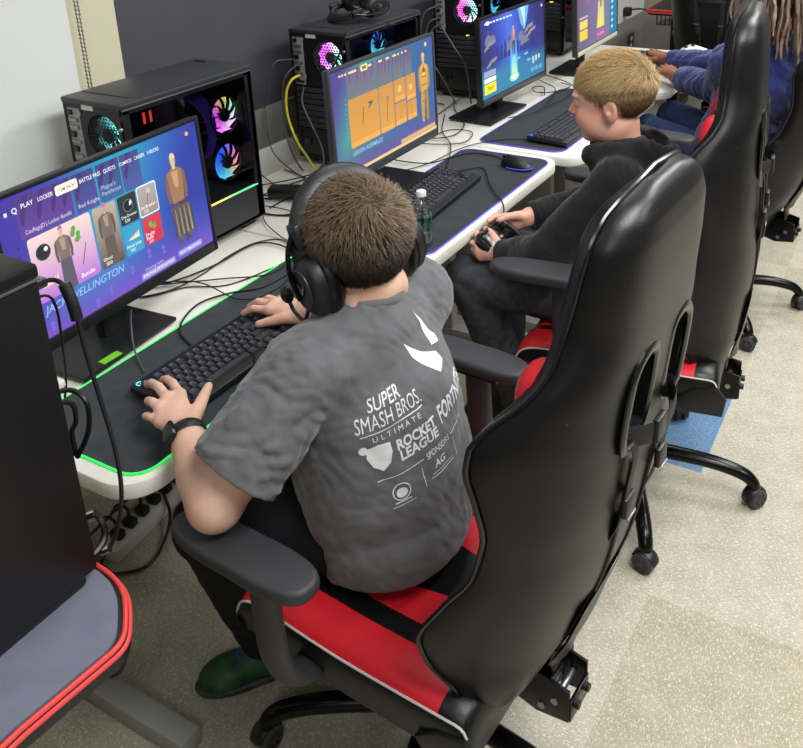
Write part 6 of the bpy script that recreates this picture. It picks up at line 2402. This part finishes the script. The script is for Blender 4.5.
def reg_boy(p, d):
    x, y, z = p
    if x > 0.055:
        return z - 0.060 + 0.4 * max(0, x - 0.06)
    if x > 0.0:
        return z - (0.000 + 0.05 * max(0, (x - 0.012) / 0.045))
    if x > -0.035:
        return z - 0.018 + (0.02 if abs(y) < 0.05 else 0)
    return z + 0.060 + 0.02 * min(0, 0.03 - abs(y)) / 0.03


crown2 = V(-0.080, 0.0, 0.080)


def flow_boy(p, d, rg):
    if np.linalg.norm(p - crown2) < 0.025:
        return rg.normal(size=3) + V(0.3, 0, 0)
    if p[2] > 0.045:
        r = p - crown2
        r = r / (np.linalg.norm(r) + 1e-5)
        return r * 0.8 + V(0.9, 0.0, 0) + V(0, 0.25 * np.sign(p[1]), 0) + V(0, 0, -0.3)
    return V(0.25, 0, -1.0)


def len_boy(p, d, rg):
    t = min(1, max(0, (p[2] - 0.025) / 0.045))
    return (0.010 + 0.028 * t) * rg.uniform(0.75, 1.2) * (0.75 if p[0] > 0.05 else 1.0), 1.0


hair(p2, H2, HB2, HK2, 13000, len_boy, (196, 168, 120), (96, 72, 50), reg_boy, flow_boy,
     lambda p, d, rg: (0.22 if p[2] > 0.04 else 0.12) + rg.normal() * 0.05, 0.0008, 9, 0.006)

# hoodie with hood lying on the back
S = SDF((0.06, 1.74, 0.52), (0.60, 2.40, 1.06), 0.0036)
S.chain([pel - V(0, 0, 0.03), bel, che, upp - V(0, 0, 0.01)], [0.140, 0.132, 0.128, 0.085], 0.03, B2, (0.80, 1.0, 1.0))
S.chain([SL2 - V(0, 0, .004), upp + V(0, 0, 0.006), SR2 - V(0, 0, .004)], [0.056, 0.064, 0.056], 0.04)
S.chain([nek - V(0, 0, 0.05), nek - V(0, 0, 0.012)], [0.075, 0.062], 0.03)
for sh, el, wr in ((SL2, EL2, WL2), (SR2, ER2, WR2)):
    S.chain([sh, sh * 0.5 + el * 0.5, el], [0.060, 0.062, 0.057], 0.025)
    S.chain([el, el * 0.5 + wr * 0.5, wr + (el - wr) * 0.10], [0.057, 0.050, 0.038], 0.02)
# hood: thick roll round the back of the neck hanging between the shoulders
hd = [nek + F2 * 0.062 + L2 * 0.045 + V(0, 0, -0.018), nek + L2 * 0.078 + V(0, 0, 0.0), nek - F2 * 0.060 + L2 * 0.055 + V(0, 0, 0.006), nek - F2 * 0.088 + V(0, 0, 0.0), nek - F2 * 0.060 - L2 * 0.055 + V(0, 0, 0.006), nek - L2 * 0.078 + V(0, 0, 0.0), nek + F2 * 0.062 - L2 * 0.045 + V(0, 0, -0.018)]
S.chain([tuple(q) for q in catmull([tuple(p) for p in hd], 4)], 0.026, 0.02)
S.ell(nek - F2 * 0.105 + V(0, 0, -0.045), (0.050, 0.088, 0.055), 0.035, B2)
S.ell(nek - F2 * 0.085 + V(0, 0, 0.02), (0.045, 0.05, 0.035), 0.012, B2, 's')
S.wrinkle(0.0042, 32, 31, (1, 1, 1.2), 9)
S.wrinkle(0.0018, 75, 32, (1, 1, 1), 8)
S.cut((0, 0, -1), (0, 0, 0.555))
S.chain([nek - V(0, 0, 0.05), nek + V(0, 0, 0.06)], [0.046, 0.056], 0.008, op='s')
for wr, el in ((WL2, EL2), (WR2, ER2)):
    n_ = nrm(wr - el)
    S.cut(n_, wr - n_ * 0.004, wr - 0.05, wr + 0.05)
S.mesh(MB()).build('hoodie', M['hoodie'], p2, world=True, angle=180)

S = SDF((-0.20, 1.74, 0.03), (0.62, 2.40, 0.72), 0.005)
hipL, hipR = pel + L2 * 0.078 - V(0, 0, 0.03), pel - L2 * 0.078 - V(0, 0, 0.03)
knL, anL = V(0.01, 1.935, 0.600), V(0.19, 1.99, 0.12)
knR, anR = V(0.0, 2.19, 0.585), V(0.04, 2.12, 0.10)
S.chain([pel + V(0, 0, -0.02), pel + V(0, 0, 0.02)], [0.12, 0.115], 0.03, B2, (0.8, 1.0, 1.0))
for hp_, kn_, an_ in ((hipL, knL, anL), (hipR, knR, anR)):
    S.chain([hp_, hp_ * 0.5 + kn_ * 0.5, kn_], [0.076, 0.073, 0.062], 0.03)
    S.chain([kn_, kn_ * 0.55 + an_ * 0.45, an_], [0.061, 0.058, 0.05], 0.02)
S.wrinkle(0.0034, 36, 41, (1, 1, 1.2), 10)
S.cut((0, 0, 1), (0, 0, 0.67))
S.cut((0, 0, -1), (0, 0, 0.08))
jm = M['jeans']
S.mesh(MB()).build('trousers', jm, p2, world=True, angle=180)
shoe(p2, anL, (-0.95, 0.1), (M['shoe_dark'], M['plastic_grey'], M['strap']))
shoe(p2, anR, (-0.95, 0.1), (M['shoe_dark'], M['plastic_grey'], M['strap']))

# game controller in the hands
gp = thing('game_controller', 'black and silver game controller held by the fair-haired child', 'controller', tuple(PADC))
S = SDF((-0.09, 1.86, 0.64), (0.18, 2.12, 0.80), 0.0022)
G0 = V(-0.93, 0.0, 0.30)
GB = frame(G0, (0.3, 0, 1))
def GP(x, y, z):
    return PADC + GB[0] * x + GB[1] * y + GB[2] * z
S.ell(GP(0, 0, 0), (0.040, 0.060, 0.019), 0.01, GB)
for s in (-1, 1):
    S.chain([GP(0.004, s * 0.050, 0.0), GP(-0.025, s * 0.058, -0.006), GP(-0.062, s * 0.066, -0.014)], [0.024, 0.021, 0.014], 0.02)
S.mesh(MB()).build('shell', M['plastic_gloss'], gp, world=True, angle=180)
k = MB()
for s in (-1, 1):
    o = catmull([tuple(GP(0.02, s * 0.045, 0.017)), tuple(GP(-0.01, s * 0.058, 0.020)), tuple(GP(-0.04, s * 0.066, 0.010)), tuple(GP(-0.068, s * 0.070, -0.008))], 6)
    k = MB().tube(o, 0.008, 10, sx=0.6, sy=1.0)
    k.build('grip_trim', M['alu'], gp, world=True)
    k = MB().tube([tuple(GP(0.008 - 0.016 * (s < 0), s * 0.030, 0.016)), tuple(GP(0.008 - 0.016 * (s < 0), s * 0.030, 0.030))], [0.006, 0.009], 14)
    k.build('thumbstick', M['rubber'], gp, world=True)

# ---- person in the blue sweater (third chair)
p3 = thing('person', 'person with long dreadlocks in a blue sweater reaching over the far white desk', 'person', (0.46, 3.28, 0.0))
a3 = math.radians(32)
F3 = V(-math.cos(a3), math.sin(a3), 0)
B3 = frame(F3)
L3 = B3[1]
pel, bel, che, upp, nek = V(0.43, 3.26, 0.62), V(0.465, 3.27, 0.73), V(0.505, 3.285, 0.88), V(0.515, 3.30, 0.99), V(0.515, 3.31, 1.055)
H3 = V(0.530, 3.325, 1.205)
HB3 = frame(V(-0.85, 0.5, -0.12))
SL3, EL3, WL3 = upp + L3 * 0.165, V(0.34, 3.42, 0.825), V(0.105, 3.65, 0.795)
SR3, ER3, WR3 = upp - L3 * 0.165, V(0.27, 3.75, 0.835), V(-0.02, 3.92, 0.800)
S = SDF((-0.24, 3.0, 0.62), (0.70, 4.22, 1.42), 0.0042)
S.chain([pel + V(0, 0, .05), bel, che, upp], [0.12, 0.125, 0.13, 0.08], 0.03, B3, (0.76, 1.0, 1.0))
S.chain([upp, nek, H3 + HB3[2] * -0.05], [0.06, 0.052, 0.052], 0.03)
arm(S, SL3, EL3, WL3, 0.045)
arm(S, SR3, ER3, WR3, 0.045)
for w_, q in ((WL3, V(-0.62, 0.78, 0)), (WR3, V(-0.62, 0.78, 0))):
    d = nrm(q)
    sd = V(d[1], -d[0], 0) * (1 if w_ is WL3 else -1)   # towards the thumb
    kn = [w_ + d * 0.085 + sd * 0.030 + V(0, 0, 0.012), w_ + d * 0.092 + sd * 0.010 + V(0, 0, 0.016), w_ + d * 0.088 - sd * 0.010 + V(0, 0, 0.013), w_ + d * 0.078 - sd * 0.028 + V(0, 0, 0.006)]
    tp = [[p + d * 0.035 + V(0, 0, 0.004), p + d * 0.06 + V(0, 0, -0.018)] for p in kn]
    th = [w_ + d * 0.03 + sd * 0.034 + V(0, 0, -0.004), w_ + d * 0.06 + sd * 0.052 + V(0, 0, -0.008), w_ + d * 0.085 + sd * 0.055 + V(0, 0, -0.012)]
    hand(S, w_, kn, tp, th, 0.0088, 0.017)
head_sdf(S, H3, HB3, 1.05)
S.mesh(MB()).build('body', M['skin_brown'], p3, world=True, angle=180)
eyes(p3, H3, HB3, 1.05, M['leather'])
S = SDF((-0.05, 2.96, 0.60), (0.74, 4.02, 1.14), 0.0046)
S.chain([pel + V(0, 0, .03), bel, che, upp], [0.145, 0.15, 0.155, 0.10], 0.03, B3, (0.8, 1.0, 1.0))
S.chain([SL3, upp + V(0, 0, 0.005), SR3], [0.062, 0.072, 0.062], 0.04)
for sh, el, wr in ((SL3, EL3, WL3), (SR3, ER3, WR3)):
    S.chain([sh, sh * 0.5 + el * 0.5, el], [0.066, 0.064, 0.06], 0.025)
    S.chain([el, el * 0.5 + wr * 0.5, wr], [0.06, 0.054, 0.044], 0.02)
S.wrinkle(0.0055, 34, 51, (1, 1, 0.6), 10)
S.wrinkle(0.002, 80, 52, (1, 1, 1), 8)
S.cut((0, 0, -1), (0, 0, 0.63))
S.chain([nek - V(0, 0, 0.05), nek + V(0, 0, 0.06)], [0.056, 0.066], 0.008, op='s')
for wr, el in ((WL3, EL3), (WR3, ER3)):
    n_ = nrm(wr - el)
    S.cut(n_, wr - n_ * 0.055, wr - n_ * 0.0 - 0.075, wr + 0.055)
sw = S.mesh(MB()).build('sweater', M['sweater'], p3, world=True, angle=180)
# grey hood collar and red neckband
k = MB().tube([tuple(nek + V(0, 0, -0.012) + F3 * 0.066 * math.cos(t) + L3 * 0.066 * math.sin(t)) for t in [2 * PI * i / 28 for i in range(28)]], 0.022, 10, closed=True)
k.build('collar', M['plastic_grey'], sw, world=True)
k = MB().tube([tuple(nek + V(0, 0, 0.018) + F3 * 0.060 * math.cos(t) + L3 * 0.060 * math.sin(t)) for t in [2 * PI * i / 28 for i in range(28)]], 0.009, 8, closed=True)
k.build('neckband', M['red'], sw, world=True)
# dreadlocks
rg = np.random.default_rng(77)
dm = MB()
dc = []
n = 0
while n < 150:
    d = nrm(rg.normal(size=3))
    if d[2] < -0.25 or (d[0] > 0.10 and d[2] < 0.55):
        continue
    base = H3 + HB3.T @ (np.array([-0.012, 0, 0.035]) + d * np.array([0.095, 0.076, 0.082]) * 1.02)
    out = nrm(HB3.T @ (d * np.array([1, 1, 0.2])) + rg.normal(size=3) * 0.12)
    if d[0] > 0:
        out = nrm(out - HB3[0] * 0.7 * d[0])
    L = rg.uniform(0.17, 0.27)
    pts = [base, base + out * 0.035 + V(0, 0, 0.004)]
    lat = out.copy()
    lat[2] = 0
    q = pts[-1]
    for s in range(7):
        t = s / 6
        q = q + V(0, 0, -1) * L / 7 + lat * (0.018 * (1 - t) ** 2) + rg.normal(size=3) * 0.004
        pts.append(q)
    cp = catmull([tuple(p) for p in pts], 3)
    b0 = len(dm.v)
    r0 = rg.uniform(0.0042, 0.006)
    dm.tube(cp, [r0 * (1.0 + 0.18 * math.sin(i * 2.1 + n)) * (1.0 if i < len(cp) - 3 else 0.7) for i in range(len(cp))], 6)
    c0 = np.array((96, 81, 69)) * rg.uniform(0.8, 1.25)
    for i in range(len(cp)):
        cc = tuple(np.clip(c0 * (0.85 + 0.55 * (i / len(cp))), 0, 255))
        dc += [lin(cc)] * 6
    n += 1
dm.build('dreadlocks', M['hair'], p3, world=True, colors=dc, angle=180)
S = SDF((-0.2, 2.94, 0.03), (0.66, 3.86, 0.76), 0.006)
hipL, hipR = pel + L3 * 0.09 - V(0, 0, 0.02), pel - L3 * 0.09 - V(0, 0, 0.02)
knL, anL = V(0.06, 3.43, 0.61), V(0.10, 3.38, 0.10)
knR, anR = V(0.10, 3.68, 0.61), V(0.12, 3.74, 0.10)
S.chain([pel, pel + V(0, 0, 0.06)], [0.13, 0.125], 0.03, B3, (0.8, 1.0, 1.0))
for hp_, kn_, an_ in ((hipL, knL, anL), (hipR, knR, anR)):
    S.chain([hp_, hp_ * 0.5 + kn_ * 0.5, kn_], [0.082, 0.078, 0.066], 0.03)
    S.chain([kn_, kn_ * 0.55 + an_ * 0.45, an_], [0.065, 0.06, 0.052], 0.02)
S.wrinkle(0.0034, 36, 61, (1, 1, 1.2), 10)
S.cut((0, 0, 1), (0, 0, 0.70))
S.cut((0, 0, -1), (0, 0, 0.08))
S.mesh(MB()).build('trousers', M['denim'], p3, world=True, angle=180)
shoe(p3, anL, (-0.9, -0.1), (M['shoe_dark'], M['white'], M['white']))
shoe(p3, anR, (-0.9, 0.1), (M['shoe_dark'], M['white'], M['white']))

# white and blue controller lying by the far hand
gq = thing('game_controller', 'white and blue game controller lying at the far end of the last desk', 'controller', (0.0, 4.29, TOP + 0.004))
S = SDF((-0.12, -0.12, -0.005), (0.12, 0.12, 0.06), 0.003)
S.ell((0, 0, 0.024), (0.042, 0.066, 0.020), 0.01)
for s in (-1, 1):
    S.chain([(0.0, s * 0.050, 0.022), (0.04, s * 0.064, 0.016), (0.062, s * 0.066, 0.015)], [0.022, 0.018, 0.013], 0.02)
S.mesh(MB()).build('shell', M['white'], gq, angle=180)
for s in (-1, 1):
    MB().tube([(0.01 * s, s * 0.03, 0.038), (0.01 * s, s * 0.03, 0.053)], [0.007, 0.010], 12).build('thumbstick', M['rubber'], gq)
MB().box(-0.03, 0.0, 0.048, 0.068, 0.026, 0.0395, 0.005).build('button_pad', M['shoe_blue'], gq)
